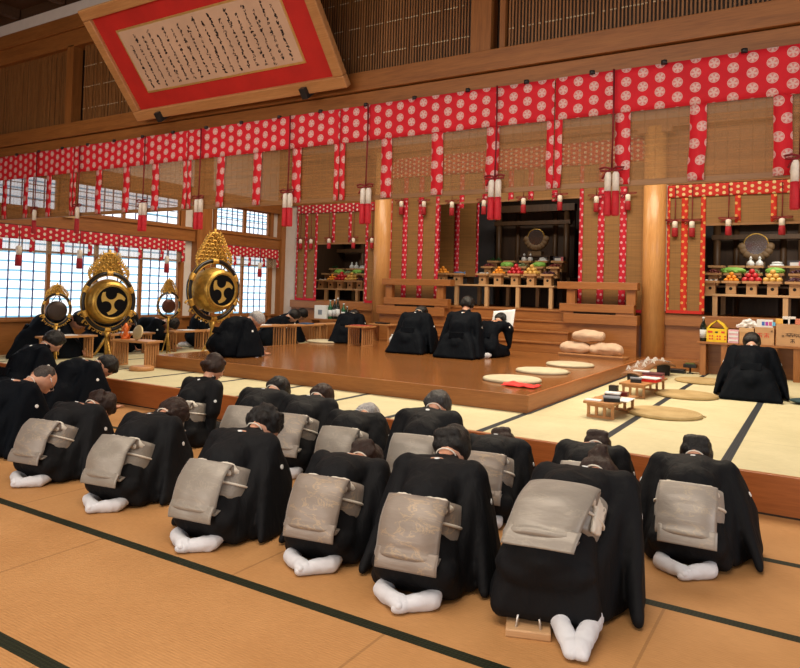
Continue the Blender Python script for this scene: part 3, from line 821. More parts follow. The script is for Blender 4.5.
TAS_D = plain('crimson_small_tassel', (.33,.006,.014), .7, nsc=30, bmp=.3); TAS_W = plain('white_silk_tassel', (.80,.74,.66), .65, nsc=30, bmp=.3); BLK = plain('black_iron', (.012,.012,.014), .5, bmp=0)

def valance(mb, a, b, z0, z1, axis='x', pos=0, seed=0, wav=.010, thick=.004, uoff=0, solid=.004):
    L = b-a; nu = max(2, int(L/.05))
    def fn(u, v):
        s = a+L*u; w = wav*noise.noise(Vector((s*2.2, v*1.2, seed)))+wav*.5*noise.noise(Vector((s*7, v*2, seed+4)))
        z = z0+(z1-z0)*v+.004*noise.noise(Vector((s*3, seed, 9)))*(1-v)
        return Vector((s, pos+w, z)) if axis == 'x' else Vector((pos+w, s, z))
    g = [[mb.bm.verts.new(fn(i/nu, j/6)) for j in range(7)] for i in range(nu+1)]
    for i in range(nu):
        for j in range(6):
            f = mb.bm.faces.new((g[i][j], g[i+1][j], g[i+1][j+1], g[i][j+1])); f.smooth = True
            for l, (p, q) in zip(f.loops, ((i,j),(i+1,j),(i+1,j+1),(i,j+1))): l[mb.uv].uv = (p/nu*L+uoff, z0+(z1-z0)*q/6)
    return mb
def strip(mb, s, w, z0, z1, axis='x', pos=0, seed=0, wav=.012, uoff=0, curl=True):
    n = max(6, int((z1-z0)/.06))
    rows = []
    for j in range(n+1):
        v = j/n; z = z0+(z1-z0)*v; k = (1-v)
        tw = wav*k*noise.noise(Vector((z*3, seed, 1)))*3; off = wav*noise.noise(Vector((z*6, seed, 5)))*(.3+k)
        a = s-w/2+tw*.6; b = s+w/2+tw*.6
        o2 = off+k*.008*math.sin(seed*7)
        rows.append([mb.bm.verts.new((a, pos+off, z) if axis == 'x' else (pos+off, a, z)), mb.bm.verts.new(((a+b)/2, pos+off-.004*math.sin(z*9), z) if axis == 'x' else (pos+off+.004, (a+b)/2, z)),
                     mb.bm.verts.new((b, pos+o2, z) if axis == 'x' else (pos+o2, b, z))])
    for j in range(n):
        for q in range(2):
            f = mb.bm.faces.new((rows[j][q], rows[j][q+1], rows[j+1][q+1], rows[j+1][q])); f.smooth = True
            for l, (jj, qq) in zip(f.loops, ((j,q),(j,q+1),(j+1,q+1),(j+1,q))): l[mb.uv].uv = (z0+(z1-z0)*jj/n+uoff*0, .027+(qq-1)*w/2)
    return mb
def tassel(loc, L, r, cord_top, label, group, pair=True, bow=True, axis='x', cord_r=.009):
    """loc: point where the tassel body starts (top); cord rises by cord_top"""
    o = empty('silk_tassel', loc, 0 if axis == 'x' else PI/2, label, 'tassel', group)
    MB().tube([(0,0,0), (.004,0,cord_top*.5), (0,0,cord_top)], cord_r, 6).build('cord', CORD, o)
    offs = ((-r*1.12, 0), (r*1.12, .3*r)) if pair else ((0, 0),)
    for dx, dy in offs:
        MB().lathe([(r*.35,0.0),(r*.82,-.035*L),(r,-.09*L),(r*1.0,-.45*L)][::-1], (dx,dy,0), 14).build('white_head', TAS_W, o)
        MB().lathe([(r*1.04,-.45*L),(r*1.12,-.62*L),(r*1.16,-.97*L),(r*.95,-L)][::-1], (dx,dy,0), 14).build('red_skirt', TAS_R if pair else TAS_D, o)
    if bow:
        q = MB(); s = r*3.6
        for sx in (-1, 1):
            q.tube([(0,-.01,.015), (sx*s*.5,-.012,.03), (sx*s,-.012,.022), (sx*s*.9,-.012,.004), (sx*s*.35,-.012,.0), (0,-.01,.008)], cord_r*.9, 6)
        q.tube([(0,-.01,.01),(-s*.5,-.012,-.02),(-s*.75,-.012,-.06)], cord_r*.9, 6)
        q.build('bow', CORD, o)
    return o
ORD = ['leftmost', 'second from the left', 'third from the left', 'fourth from the left', 'fifth from the left', 'sixth from the left', 'seventh from the left', 'eighth from the left', 'ninth from the left', 'tenth from the left', 'eleventh from the left']

# front blinds: 2.28 m panels hung under the lintel
FP = 5.36; names = ['at the far left edge of the picture', 'above the left drum and gongs', 'below the calligraphy frame', 'in front of the central altar', 'at the right edge, before the right altar']
seams = [-10.97+k*2.28*.985 for k in range(7)]
seams = [at_y(83,195,FP).x-2.16*0, 0]
base = -1.852; step = 2.162
P5 = [base+step*(k-4) for k in range(6)]
bn = 0
for k in range(5):
    x0, x1 = P5[k]+.004, P5[k+1]-.004
    o = empty('front_bamboo_blind', ((x0+x1)/2, FP, 3.29), 0, 'translucent bamboo blind with red crest-print valance, panel '+names[k], 'bamboo blind')
    inv = Matrix.Translation(-o.location)
    def bp(name, mb, mat, solid=0, rc=True):
        q = mb.build(name, mat, o, recalc=rc, solid=solid); q.matrix_parent_inverse = inv; return q
    bp('bamboo_panel', MB().box(x0, x1, FP+.015, FP+.020, 2.42, 3.29), MISU_F)
    bp('bottom_rod', MB().box(x0, x1, FP+.005, FP+.030, 2.385, 2.425), wood('blind_rod', (.22,.10,.035), (.34,.17,.06), 'x', .5))
    bp('valance', valance(MB(), x0, x1, 2.95, 3.29, 'x', FP-.015, k*3.1), CREST_BIG, .003)
    for j in range(5):
        xs = x0+(x1-x0)*j/4; w = .115
        if j == 0: xs += w*.28; w *= .52
        if j == 4: xs -= w*.28; w *= .52
        bp('hanging_strip', strip(MB(), xs, w, 2.395, 2.96, 'x', FP-.008, k*5+j+.3, uoff=.124*.5-w/2+(.02 if j%2 else 0)), CREST_BIG, .002)
    for j in range(4):
        xs = x0+(x1-x0)*(j+.55)/4
        bp('hook', MB().lathe([(.022,0),(.022,.03)], (xs, FP-.02, 3.278), 10), BLK)
k = 0
for u, v in ((35,207),(78,204),(143,201),(199,197),(288,193),(366,187),(495,181),(612,171),(800,160)):
    p = at_y(u, v, FP-.05)
    z = 2.495
    tassel(Vector((p.x, FP-.055, z)), .345 if k > 0 else .33, .026, .79, ORD[k]+' of the large red and white tassels hanging from the front lintel', 'large tassels on the front blinds', pair=k >= 2)
    k += 1

# window-wall valances
def wall_valance(y0, y1, label, nst):
    xp = XW+.16
    o = empty('window_valance', (xp, (y0+y1)/2, 2.44), 0, label, 'valance'); inv = Matrix.Translation(-o.location)
    q = valance(MB(), y0, y1, 2.215, 2.44, 'y', xp, y0).build('valance', CREST_SM, o, solid=.003, recalc=False); q.matrix_parent_inverse = inv
    q = MB().box(xp-.035, xp-.030, y0, y1, 2.0, 2.44).build('bamboo_panel', MISU_W, o); q.matrix_parent_inverse = inv
    for j in range(nst+1):
        q = strip(MB(), y0+(y1-y0)*(j+.12)/(nst+.2), .085, 2.0, 2.22, 'y', xp+.005, j+y0).build('hanging_strip', CREST_SM, o, solid=.002, recalc=False); q.matrix_parent_inverse = inv
wall_valance(5.45, 9.85, 'long red crest-print valance along the window wall behind the drums', 8)
wall_valance(10.75, 12.75, 'short red crest-print valance on the window wall right of the large drum', 4)
for i, (u, v) in enumerate(((19,245),(80,246),(119,249),(167,256),(260,262))):
    p = at_x(u, v, XW+.24)
    tassel(Vector((XW+.24, p.y, 2.10)), .34, .045, .34, ORD[i]+' of the small red and white tassels hanging on the window wall', 'small tassels on the window wall', pair=False, bow=False, axis='y')

# altar blinds
def altar_blind(x0, x1, xa, xb, zt, zv, zsh, zl, strips, label, cloth, yp, hem=True, xr=None):
    o = empty('altar_bamboo_blind', ((x0+x1)/2, yp, zt), 0, label, 'bamboo blind'); inv = Matrix.Translation(-o.location)
    def bp(name, mb, mat, solid=0, rc=True):
        q = mb.build(name, mat, o, recalc=rc, solid=solid); q.matrix_parent_inverse = inv; return q
    bp('bamboo_panel', MB().box(x0, xa, yp, yp+.012, zl, zt), MISU_B)
    bp('bamboo_panel', MB().box(xa, xb, yp, yp+.012, zsh, zt), MISU_B)
    if xb < x1-.05: bp('bamboo_panel', MB().box(xb, x1, yp, yp+.012, zl, zt), MISU_B)
    bp('valance', valance(MB(), x0, x1, zv, zt, 'x', yp-.02, x0, .006), cloth, .003, False)
    for i, (s, w, z0) in enumerate(strips):
        bp('hanging_strip', strip(MB(), s, w, z0, zv+.01, 'x', yp-.012, i+x0, .002, uoff=.108*.5-w/2), STRIP_WARMLIT if cloth is CREST_WARMLIT else STRIP_P, .002, False)
    if hem:
        bp('hem', MB().box(x0, xa, yp-.014, yp-.008, zl, zl+.055), cloth)
        if xb < x1-.05: bp('hem', MB().box(xb, x1, yp-.014, yp-.008, zl, zl+.055), cloth)
    bp('bottom_rod', MB().box(xa, xb, yp-.012, yp+.02, zsh-.03, zsh+.01), wood('blind_rod', (.22,.10,.035), (.34,.17,.06), 'x', .5))
    return o
yp = 12.90
X = lambda u, v=240: at_y(u, v, yp).x
# right
altar_blind(X(667), 1.5, X(703), 1.5, 3.54, 3.32, 2.84, 1.27, [(X(668.5),.05,1.27),(X(684.5),.11,1.27),(X(703),.08,1.27),(X(737.5),.09,2.85),(X(773.5),.09,2.85),(X(703)+1.95,.09,2.85)],
            'bamboo blind with red crest borders over the right altar', CREST_WARMLIT, yp)
# left
altar_blind(X(297), X(376), X(317), X(366.5), 3.53, 3.33, 2.61, 1.235, [(X(297.7),.05,1.235),(X(306.5),.085,1.235),(X(316.5),.075,1.235),(X(333.5),.085,2.62),(X(350),.085,2.62),(X(367),.075,1.235)],
            'bamboo blind with red crest borders over the left altar', CREST_SM, yp)
# centre
yp = 12.93
altar_blind(X(386), X(645), X(437.5), X(580), 4.47, 4.03, 3.43, 1.25, [(X(391),.045,1.25),(X(405),.125,1.25),(X(420.5),.125,1.25),(X(437),.085,1.25),(X(461),.11,3.30),(X(484),.11,3.36),(X(510),.11,3.40),(X(530),.11,3.40),(X(554),.11,3.36),(X(581),.075,1.25),(X(601),.125,1.25),(X(623),.125,1.25)],
            'bamboo blind with red crest borders over the central altar', CREST_SM, yp)
yb = 14.2
o = empty('inner_bamboo_blind', (at_y(458, 240, yb).x, yb, 4.3), 0, 'shadowed inner bamboo blind with red borders behind left part of central altar', 'bamboo blind'); inv = Matrix.Translation(-o.location)
q = MB().box(at_y(430,240,yb).x, at_y(478,240,yb).x, yb, yb+.012, 1.9, 4.45).build('bamboo_panel', MISU_B, o); q.matrix_parent_inverse = inv
for u, w in ((438,.12), (457,.12), (477.5,.06)):
    q = strip(MB(), at_y(u,240,yb).x, w, 1.9, 4.4, 'x', yb-.01, u, .002).build('hanging_strip', STRIP_P, o, solid=.002, recalc=False); q.matrix_parent_inverse = inv
yp = 12.86
for i, (u, v) in enumerate(((401.5,201),(424,201),(452,201.5),(484,200),(523.5,198),(560,195),(596.5,196),(628,194))):
    p = at_y(u, v, yp); tassel(p, .30, .045, 3.98-p.z, ORD[i]+' of the small tassels across the central altar blind', 'small tassels on the central altar blind', pair=False, cord_r=.009)
for i, (u, v) in enumerate(((675,221),(692,221),(728.5,219),(782,218))):
    p = at_y(u, v, yp); tassel(p, .28, .045, 3.5-p.z, ORD[i]+' of the small tassels on the right altar blind', 'small tassels on the right altar blind', pair=False, cord_r=.010)
for i, (u, v) in enumerate(((300.6,239),(311,239),(329,238.5),(353.5,238),(372,238))):
    p = at_y(u, v, yp); tassel(p, .24, .040, 3.5-p.z, ORD[i]+' of the small tassels on the left altar blind', 'small tassels on the left altar blind', pair=False, cord_r=.008)

# ------------------------------------------------------------ calligraphy frame
FW = wood('frame_wood', (.42,.19,.065), (.55,.28,.11), 'x', .4); MATR = plain('scarlet_mat_board', (.50,.014,.010), .7, bmp=.1, nsc=3)
GOLD = plain('gold_fillet', (.75,.50,.18), .35, .6, bmp=0); PAPER = plain('aged_washi', (.58,.39,.27), .85, nsc=2, bmp=.1, var=.10); INK = plain('sumi_ink', (.02,.015,.015), .6, bmp=0)
bl = at_y(140,120,5.27); br = at_y(350,83,5.27)
yt = bl.x/(at_y(80,10,1).x); tl = at_y(80,10,yt)
Wd = br.x-bl.x; hv = tl-bl; Hh = math.hypot(hv.y, hv.z)
fo = empty('framed_calligraphy', bl, 0, 'large wooden framed calligraphy scroll with scarlet mount hanging tilted over the lintel', 'framed calligraphy')
fo.rotation_euler = (math.atan2(hv.z, hv.y), 0, 0)       # local x along width, y up the panel, z out of the face
sgn = 1
# local frame: y along hv; z = x cross y -> points up/behind; face is -z side? choose +z towards viewer
zl = Vector((1,0,0)).cross(Vector((0, hv.y, hv.z)).normalized())
f = 1 if zl.y < 0 else -1
def fb(name, mat, x0, x1, y0, y1, z0, z1, bevel=0, par=None):
    a, b = sorted((z0*f, z1*f)); return MB().box(x0, x1, y0, y1, a, b).build(name, mat, par or fo, bevel)
bw = .12
fb('backing', FW, .02, Wd-.02, .02, Hh-.02, -.03, 0)
for nm, (x0, x1, y0, y1) in {'a':(0,Wd,0,bw),'b':(0,Wd,Hh-bw,Hh),'c':(0,bw,bw,Hh-bw),'d':(Wd-bw,Wd,bw,Hh-bw)}.items(): fb('frame_bar', FW, x0, x1, y0, y1, -.03, .05, .012)
fb('mount', MATR, bw, Wd-bw, bw, Hh-bw, 0, .008)
mx, my = bw+.265, bw+.175
fb('gold_border', GOLD, mx, Wd-mx, my, Hh-my, .008, .014)
pp = fb('paper', PAPER, mx+.022, Wd-mx-.022, my+.022, Hh-my-.022, .014, .018)
ink = MB(); rn = random.Random(11)
nc = 19; zz = .0195*f
def stroke(pts, w):
    n = len(pts)
    vs = []
    for i, p in enumerate(pts):
        a = pts[max(i-1,0)]; c_ = pts[min(i+1,n-1)]; dx, dy = c_[0]-a[0], c_[1]-a[1]; L = math.hypot(dx,dy) or 1
        ww = w*(.35+.65*math.sin(PI*(i+.6)/(n+.2)))
        vs.append((ink.bm.verts.new((p[0]-dy/L*ww, p[1]+dx/L*ww, zz)), ink.bm.verts.new((p[0]+dy/L*ww, p[1]-dx/L*ww, zz))))
    for i in range(n-1):
        ink.bm.faces.new((vs[i][0], vs[i+1][0], vs[i+1][1], vs[i][1]))
for c_ in range(nc):
    xx = mx+.10+(Wd-2*mx-.20)*(c_+.3)/(nc-.4)
    ytop = Hh-my-.06-(.06 if c_ % 2 == 0 else .0)-rn.uniform(0,.02)-(.05 if c_ in (0,) else 0); y = ytop; y1 = my+.06+rn.uniform(0,.03)
    while y > y1:
        hh = rn.uniform(.028,.045); w = rn.uniform(.010,.017); bold = rn.choice((.003,.004,.0055,.007))
        for s_ in range(rn.randint(2,4)):
            x0 = xx+rn.uniform(-w,w); y0 = y-rn.uniform(0,hh*.6)
            k_ = rn.choice('hvdc')
            if k_ == 'h': pts = [(x0-w*.8,y0),(x0,y0+.003),(x0+w*.8,y0-.002)]
            elif k_ == 'v': pts = [(x0,y0+.006),(x0-.002,y0-hh*.3),(x0+.001,y0-hh*.6)]
            elif k_ == 'd': pts = [(x0+w*.6,y0),(x0,y0-hh*.25),(x0-w*.7,y0-hh*.45)]
            else: pts = [(x0-w*.5,y0),(x0+w*.5,y0-.003),(x0+w*.6,y0-hh*.3),(x0-w*.2,y0-hh*.45),(x0-w*.5,y0-hh*.2)]
            stroke(pts, bold)
        if rn.random() < .6: stroke([(xx+rn.uniform(-.004,.004),y-hh*.4),(xx+rn.uniform(-.004,.004),y-hh*1.1)], .0014)
        y -= hh*rn.uniform(.98,1.15)
ink.build('brush_writing', INK, pp, recalc=False)
for u in (163, 308):
    a = at_y(u, 113 if u < 200 else 89, 5.25)
    h_ = MB().box(-.035,.035,-.05,.06,-.12,.04).box(.0,.12,-.03,.05,-.15,-.09).build('bracket', BLK, fo, .004)
    h_.location = (a.x-bl.x, .02, .06*f)
# ------------------------------------------------------------ drums and gongs
GILT = plain('gilt_lacquer', (.52,.32,.07), .36, .75, .3, 12, .5)
GILTC = plain('carved_gilding', (.66,.40,.09), .4, .7, .4, 30, .9)
LACQ = plain('black_lacquer', (.006,.006,.009), .32, bmp=0)
BRZ = plain('dark_bronze', (.045,.030,.025), .45, .5, bmp=.2); BRZB = plain('brown_bronze', (.10,.035,.022), .45, .4, bmp=.2)
DHIDE = plain('black_drumhead', (.006,.006,.007), .75, bmp=0); DHIDE.node_tree.nodes['Principled BSDF'].inputs['Specular IOR Level'].default_value = .05
def stand(name, loc, rz, R, zc, crown, legs, label, drum=None, gong=None, ell=1.0, G=None):
    """ring in the local x,z plane, face looks along -y"""
    o = empty(name, loc, rz, label, 'drum' if drum else 'gong')
    ring = [Vector((R*ell*math.cos(a), 0, zc+R*math.sin(a))) for a in [2*PI*i/56 for i in range(56)]]
    MB().loop_tube(ring, (R*.085, R*.11), 8).build('ring', LACQ, o)
    for rr in (.915, 1.085):
        MB().loop_tube([Vector((R*rr*ell*math.cos(a), -R*.07, zc+R*rr*math.sin(a))) for a in [2*PI*i/56 for i in range(56)]], R*.014, 6).build('gilt_rim', GILT, o)
    # gilded fittings along the ring
    for a0 in (25, 90, 155, 205, 270, 335):
        pts = [Vector((R*ell*math.cos(rad(a0+t)), -R*.03, zc+R*math.sin(rad(a0+t)))) for t in range(-7, 8, 2)]
        MB().tube(pts, R*.098, 8).build('gilt_fitting', GILTC, o)
    # openwork crown of flames: outline filled with curls
    H_ = crown-(zc+R*.86); W_ = R*.68*(.5+.5*ell)
    def half(t): return W_*(1-t**1.9)**.62*(1+.10*math.sin(t*7))+.004
    z0 = zc+R*.80
    def base(xx): return zc+math.sqrt(max(0, (R*1.06)**2-(xx/ell)**2))
    cb = MB(); n = 26; poly = []
    rn = random.Random(int(R*1000))
    for i in range(n+1):
        t = i/n; w = half(t)+(.018*R if i % 2 else -.04*R)
        poly.append((w, z0+(crown-z0)*t))
    outline = poly+[(-x, z) for x, z in poly[::-1]]
    inner = []
    # scrolls (each a curl), denser towards the centre
    for lv in range(9):
        t = (lv+.5)/9; w = half(t)*.93; zz = z0+(crown-z0)*t*.97
        m = max(1, int(w*2/(R*.20)))
        for j in range(m):
            xx = -w+2*w*(j+.5)/m
            if zz < base(xx)-.03*R: continue
            r0 = R*.105; sg = 1 if xx > 0 else -1; pts = []
            for q in range(12):
                a = q*.62; rr = r0*(1-q/14)
                pts.append((xx+sg*rr*math.cos(a), -R*.02+.02*R*math.sin(q), zz+rr*math.sin(a)))
            cb.tube(pts, [R*.034*(1-q/20) for q in range(12)], 6)
    rimp = [Vector((x, 0, z)) for x, z in poly if z > base(x)-.02]
    if len(rimp) > 2:
        cb.tube(rimp, R*.045, 6); cb.tube([Vector((-p.x, 0, p.z)) for p in rimp], R*.045, 6)
        for p in rimp[::2]:
            for sx in (-1, 1):
                cb.tube([(sx*p.x, 0, p.z), (sx*(p.x+R*.07), 0, p.z+R*.07), (sx*(p.x+R*.05), 0, p.z+R*.16)], [R*.035, R*.028, R*.006], 6)
    cb.tube([(0,0,crown-.1*R), (0,0,crown), (0,0,crown+.13*R)], [R*.06, R*.045, .004], 6)
    cb.build('flame_crown', GILTC, o)
    # thin gilt plate behind the scrollwork
    pl = [(x*.80, z) for x, z in outline if z > zc+R*.9]
    if len(pl) > 3:
        MB().prism([(x, z if z > base(x)+.0 else base(x)) for x, z in pl], R*.03, R*.05).build('crown_plate', GILT, o, recalc=True)
    # side scrolls below the ring
    for sx in (-1, 1):
        sb = MB()
        for a0, s in ((205, 1), (222, 1.15), (240, 1.2), (256, 1.0)):
            c0 = Vector((sx*-R*ell*1.12*math.cos(rad(a0)), 0, zc+R*1.12*math.sin(rad(a0)))); pts = []
            for q in range(12):
                a = q*.6; rr = R*.12*s*(1-q/13); pts.append((c0.x+sx*rr*math.cos(a), -R*.02, c0.z+rr*math.sin(a)))
            sb.tube(pts, [R*.038*(1-q/18) for q in range(12)], 6)
        sb.build('lower_scrollwork', GILTC, o)
    zb = zc-R*1.08
    MB().lathe([(R*.05,0),(R*.06,zb*.3),(R*.09,zb*.55),(R*.06,zb*.8),(R*.14,zb)], (0,0,0), 14).build('post', GILT, o)
    for k in range(legs):
        a = 2*PI*(k+.25)/legs; dx, dy = math.cos(a), math.sin(a)
        zt = min(zb*.75, .36)
        MB().tube([(dx*R*.04, dy*R*.04, zt), (dx*R*.16, dy*R*.16, zt*.65), (dx*R*.36, dy*R*.36, zt*.12), (dx*R*.46, dy*R*.46, .02)], [R*.045, R*.05, R*.04, R*.05], 8).build('leg', GILTC, o)
    if drum:
        rd, dep = drum; Mr = Matrix.Rotation(PI/2, 3, 'X')   # z -> -y
        c0 = (0, 0, zc)
        prof = [(rd*.90,-dep/2),(rd*1.0,-dep*.44),(rd*1.10,-dep*.22),(rd*1.14,0),(rd*1.10,dep*.22),(rd*1.0,dep*.44),(rd*.96,dep/2)]
        MB().lathe(prof, c0, 48, Mr).build('barrel', GILT, o)
        fy = dep/2
        MB().lathe([(rd*.99,fy-.01),(rd*.99,fy+.012),(rd*.70,fy+.014)][::1], c0, 48, Mr).build('gilt_face', GILT, o)
        hd = MB().lathe([(rd*.80,fy+.010),(rd*.80,fy+.0165)], c0, 48, Mr).build('drumhead', plain('gilt_paint', (.50,.33,.08), .5, .3, bmp=.1), o)
        # three-comma crest in black on the gilt face
        for k in range(3):
            sw = MB(); a0 = 2*PI*k/3+PI/2+.15; yy = -(fy+.0185)
            cx_, cz_ = rd*.40*math.cos(a0), rd*.40*math.sin(a0)
            circ = [sw.bm.verts.new((cx_+rd*.285*math.cos(a), yy, zc+cz_+rd*.285*math.sin(a))) for a in [2*PI*i/24 for i in range(24)]]
            sw.bm.faces.new(circ)
            A = []; B_ = []
            for q in range(19):
                t = q/18; a = a0-.05-t*1.75; ro = rd*.765; wd = rd*(.40*(1-t)**.75)*(.75+.25*(1-t)); ri = ro-wd
                A.append(sw.bm.verts.new((ro*math.cos(a), yy-.0006, zc+ro*math.sin(a)))); B_.append(sw.bm.verts.new((ri*math.cos(a), yy-.0006, zc+ri*math.sin(a))))
            for q in range(18): sw.bm.faces.new((A[q], A[q+1], B_[q+1], B_[q]))
            A = []; B_ = []
            for q in range(9):
                t = q/8; a = a0-.05+t*.75; ro = rd*.765; m_ = max(0, 1-t)
                A.append(sw.bm.verts.new((ro*math.cos(a), yy-.0003, zc+ro*math.sin(a)))); ri = ro-rd*.30*m_**.5; B_.append(sw.bm.verts.new((ri*math.cos(a), yy-.0003, zc+ri*math.sin(a))))
            for q in range(8): sw.bm.faces.new((A[q], A[q+1], B_[q+1], B_[q]))
            sw.build('comma_crest', DHIDE, hd, recalc=False)
        MB().loop_tube([Vector((rd*.84*math.cos(a), -fy-.016, zc+rd*.84*math.sin(a))) for a in [2*PI*i/48 for i in range(48)]], rd*.05, 6).build('face_rim', GILT, o)
        for a in (60, 120, 240, 300):
            MB().tube([(rd*1.05*math.cos(rad(a)), 0, zc+rd*1.05*math.sin(rad(a))), (R*.97*math.cos(rad(a)), 0, zc+R*.97*math.sin(rad(a)))], .012, 6).build('hanging_cord', LACQ, o)
    if gong:
        rg = gong; Mr = Matrix.Rotation(PI/2, 3, 'X')
        MB().lathe([(rg*.92,-.04),(rg,-.02),(rg,.03),(rg*.9,.045),(rg*.5,.055),(rg*.2,.058)], (0,0,zc-.02), 32, Mr).build('gong_disc', G or BRZ, o)
        MB().tube([(-rg*.5,0,zc+rg*.8),(0,0,zc+R*.98),(rg*.5,0,zc+rg*.8)], .008, 6).build('hanging_cord', LACQ, o)
    return o
az = rad(84)
stand('hanging_drum', (-8.98,8.45,ZD), az, .50, 1.455-ZD, 2.45-ZD, 3, 'largest gilt drum on a ring stand with a tall pointed crown, beside the stage', drum=(.345,.46))
stand('hanging_drum', (-10.25,7.3,ZD), az-.15, .475, 1.21-ZD, 2.03-ZD, 3, 'gilt drum on a ring stand before the windows, left of the largest drum', drum=(.335,.34), ell=.88)
stand('gong_stand', (-10.35,6.45,ZD), az-.15, .245, 1.08-ZD, 1.47-ZD, 3, 'small gilt gong stand with dark gong, leftmost before the windows', gong=.155, ell=.85)
stand('gong_stand', (-10.05,8.4,ZD), az, .225, 1.155-ZD, 1.62-ZD, 3, 'small gilt gong stand with brown gong, between the two drums', gong=.125, G=BRZB)

# ------------------------------------------------------------ low tables
TBW = wood('table_wood', (.42,.19,.065), (.56,.28,.11), 'x', .45)
def low_table(loc, rz, L, W, Hh, label, group=None, nsl=4, name='low_table', th=.03):
    o = empty(name, loc, rz, label, 'table', group)
    MB().box(-L/2, L/2, -W/2, W/2, Hh-th, Hh).build('tabletop', TBW, o, .004)
    for sx in (-1, 1):
        xx = sx*(L/2-.07)
        lf = MB().box(xx-.015, xx+.015, -W/2+.02, W/2-.02, 0, .025).box(xx-.015, xx+.015, -W/2+.02, W/2-.02, Hh-th-.03, Hh-th).build('leg_frame', TBW, o)
        for k in range(nsl):
            yy = -W/2+.035+(W-.07)*k/(nsl-1)
            MB().box(xx-.010, xx+.010, yy-.014, yy+.014, .025, Hh-th-.03).build('slat', TBW, lf)
    return o
# offering table beside drum, plus stool foot
low_table((-8.72,6.72,ZD), rad(8), .74, .32, .40, 'low slatted table carrying an orange ornament before the left drum', nsl=6)
tb = empty('round_wooden_base', (-8.30,6.50,ZD), 0, 'small flat round wooden block on the dais beside the slatted table', 'wooden block'); MB().lathe([(.17,0),(.17,.05),(.15,.06)], seg=28).build('block', TBW, tb)
ORG = plain('orange_lacquer', (.75,.16,.02), .4, bmp=0)
oo = empty('orange_ornament', (-8.98,6.72,ZD+.401), 0, 'small orange openwork ornament on the slatted table by the drum', 'ornament')
q = MB()
for a in range(5):
    c0, s0 = math.cos(a*1.256), math.sin(a*1.256); q.tube([(c0*.02,s0*.02,0),(c0*.12,s0*.05,.06),(c0*.05,s0*.03,.13),(c0*.10,s0*.04,.20)], [.018,.014,.014,.008], 6)
q.lathe([(.07,0),(.06,.03),(.03,.10),(.05,.16),(.012,.24)], seg=14); q.build('ornament_body', ORG, oo)
di = empty('gilt_disc_handbell', (-8.62,6.66,ZD+.40), 0, 'small gilt disc with a black handle on the slatted table', 'bell')
MB().lathe([(.10,-.012),(.115,0),(.10,.012),(.05,.02)], (0,0,.115), 28, Matrix.Rotation(rad(80),3,'X')).build('disc', plain('pale_gold', (.60,.48,.26), .4, .4, bmp=.3), di)
MB().tube([(0,.02,.12),(-.12,.02,.30)], .013, 8).build('handle', LACQ, di)
for i, (x, y, L) in enumerate(((-10.72,6.6,.9),(-10.72,7.75,.9),(-10.70,9.0,.8),(-10.65,9.75,.8))):
    low_table((x+.45,y,ZD), PI/2, L, .28, .38, ('low music table left of the first gong stand','low music table behind the left drum','low music table behind the brown gong stand','low music table behind the largest drum')[i])
    pe = tag(MB().box(-.10,.10,-.14,.14,0,.012).build('music_sheet', plain('white_paper', (.72,.74,.76), .8, bmp=0, var=.03), loc=(x+.43,y,ZD+.381)), ('open white music sheet on the table left of the first gong','open white music sheet on the table behind the left drum','open white music sheet on the table behind the brown gong','open white music sheet on the table behind the largest drum')[i], 'sheet music')
# table row along the far left of the stage
for i, (x, y) in enumerate(((-9.02,9.85),(-8.85,10.75),(-8.80,11.68))):
    low_table((x,y,ZD), PI/2-.05, .86, .34, .52, ('first slatted table of the row left of stage, nearest the grey-haired man','middle slatted table of the row along the left stage edge','last slatted table of the row left of stage, nearest the sake bottles')[i], nsl=5)
tag(MB().box(-.11,.11,-.15,.15,0,.012).build('music_sheet', plain('white_paper', (.72,.74,.76), .8, bmp=0, var=.03), loc=(-9.02,9.75,ZD+.521)), 'white sheet on the table right of the grey-haired man', 'sheet music')
tag(MB().box(-.10,.10,-.12,.12,0,.02).build('blue_notebook', plain('blue_cover', (.03,.10,.25), .6, bmp=0), loc=(-8.85,10.85,ZD+.521)), 'blue notebook lying on the middle slatted table of the left row', 'notebook')
low_table((-7.42,10.72,ZS), .05, .44, .42, .38, 'square slatted table on the stage between two bowing men', nsl=6)
low_table((-7.80,12.1,ZS), .0, .56, .34, .36, 'slatted table standing before the left column', nsl=6)
REDP = plain('red_cloth', (.72,.02,.015), .7, bmp=.4, nsc=12)
tag(MB().box(-.19,.19,-.14,.14,0,.008).build('red_tray_cloth', plain('dull_red_cloth', (.35,.05,.03), .7, bmp=.2), loc=(-7.42,10.72,ZS+.381)), 'dull red cloth laid on the square slatted table', 'cloth')
tag(MB().box(-.14,.14,-.08,.08,0,.03).build('black_tray', LACQ, loc=(-7.82,12.1,ZS+.361), bevel=.006), 'small black tray on the table before the left column', 'tray')
jr = empty('white_jar', (-7.12,11.45,ZS), 0, 'small white lidded jar on the stage between the two slatted tables', 'jar')
MB().lathe([(.06,0),(.10,.04),(.105,.12),(.07,.17)], seg=20).build('jar_body', plain('white_porcelain', (.74,.78,.80), .25, bmp=0, var=.02), jr); MB().lathe([(.075,.17),(.06,.20),(.015,.215),(.02,.235)], seg=20).build('lid', MATS['white_porcelain'], jr)

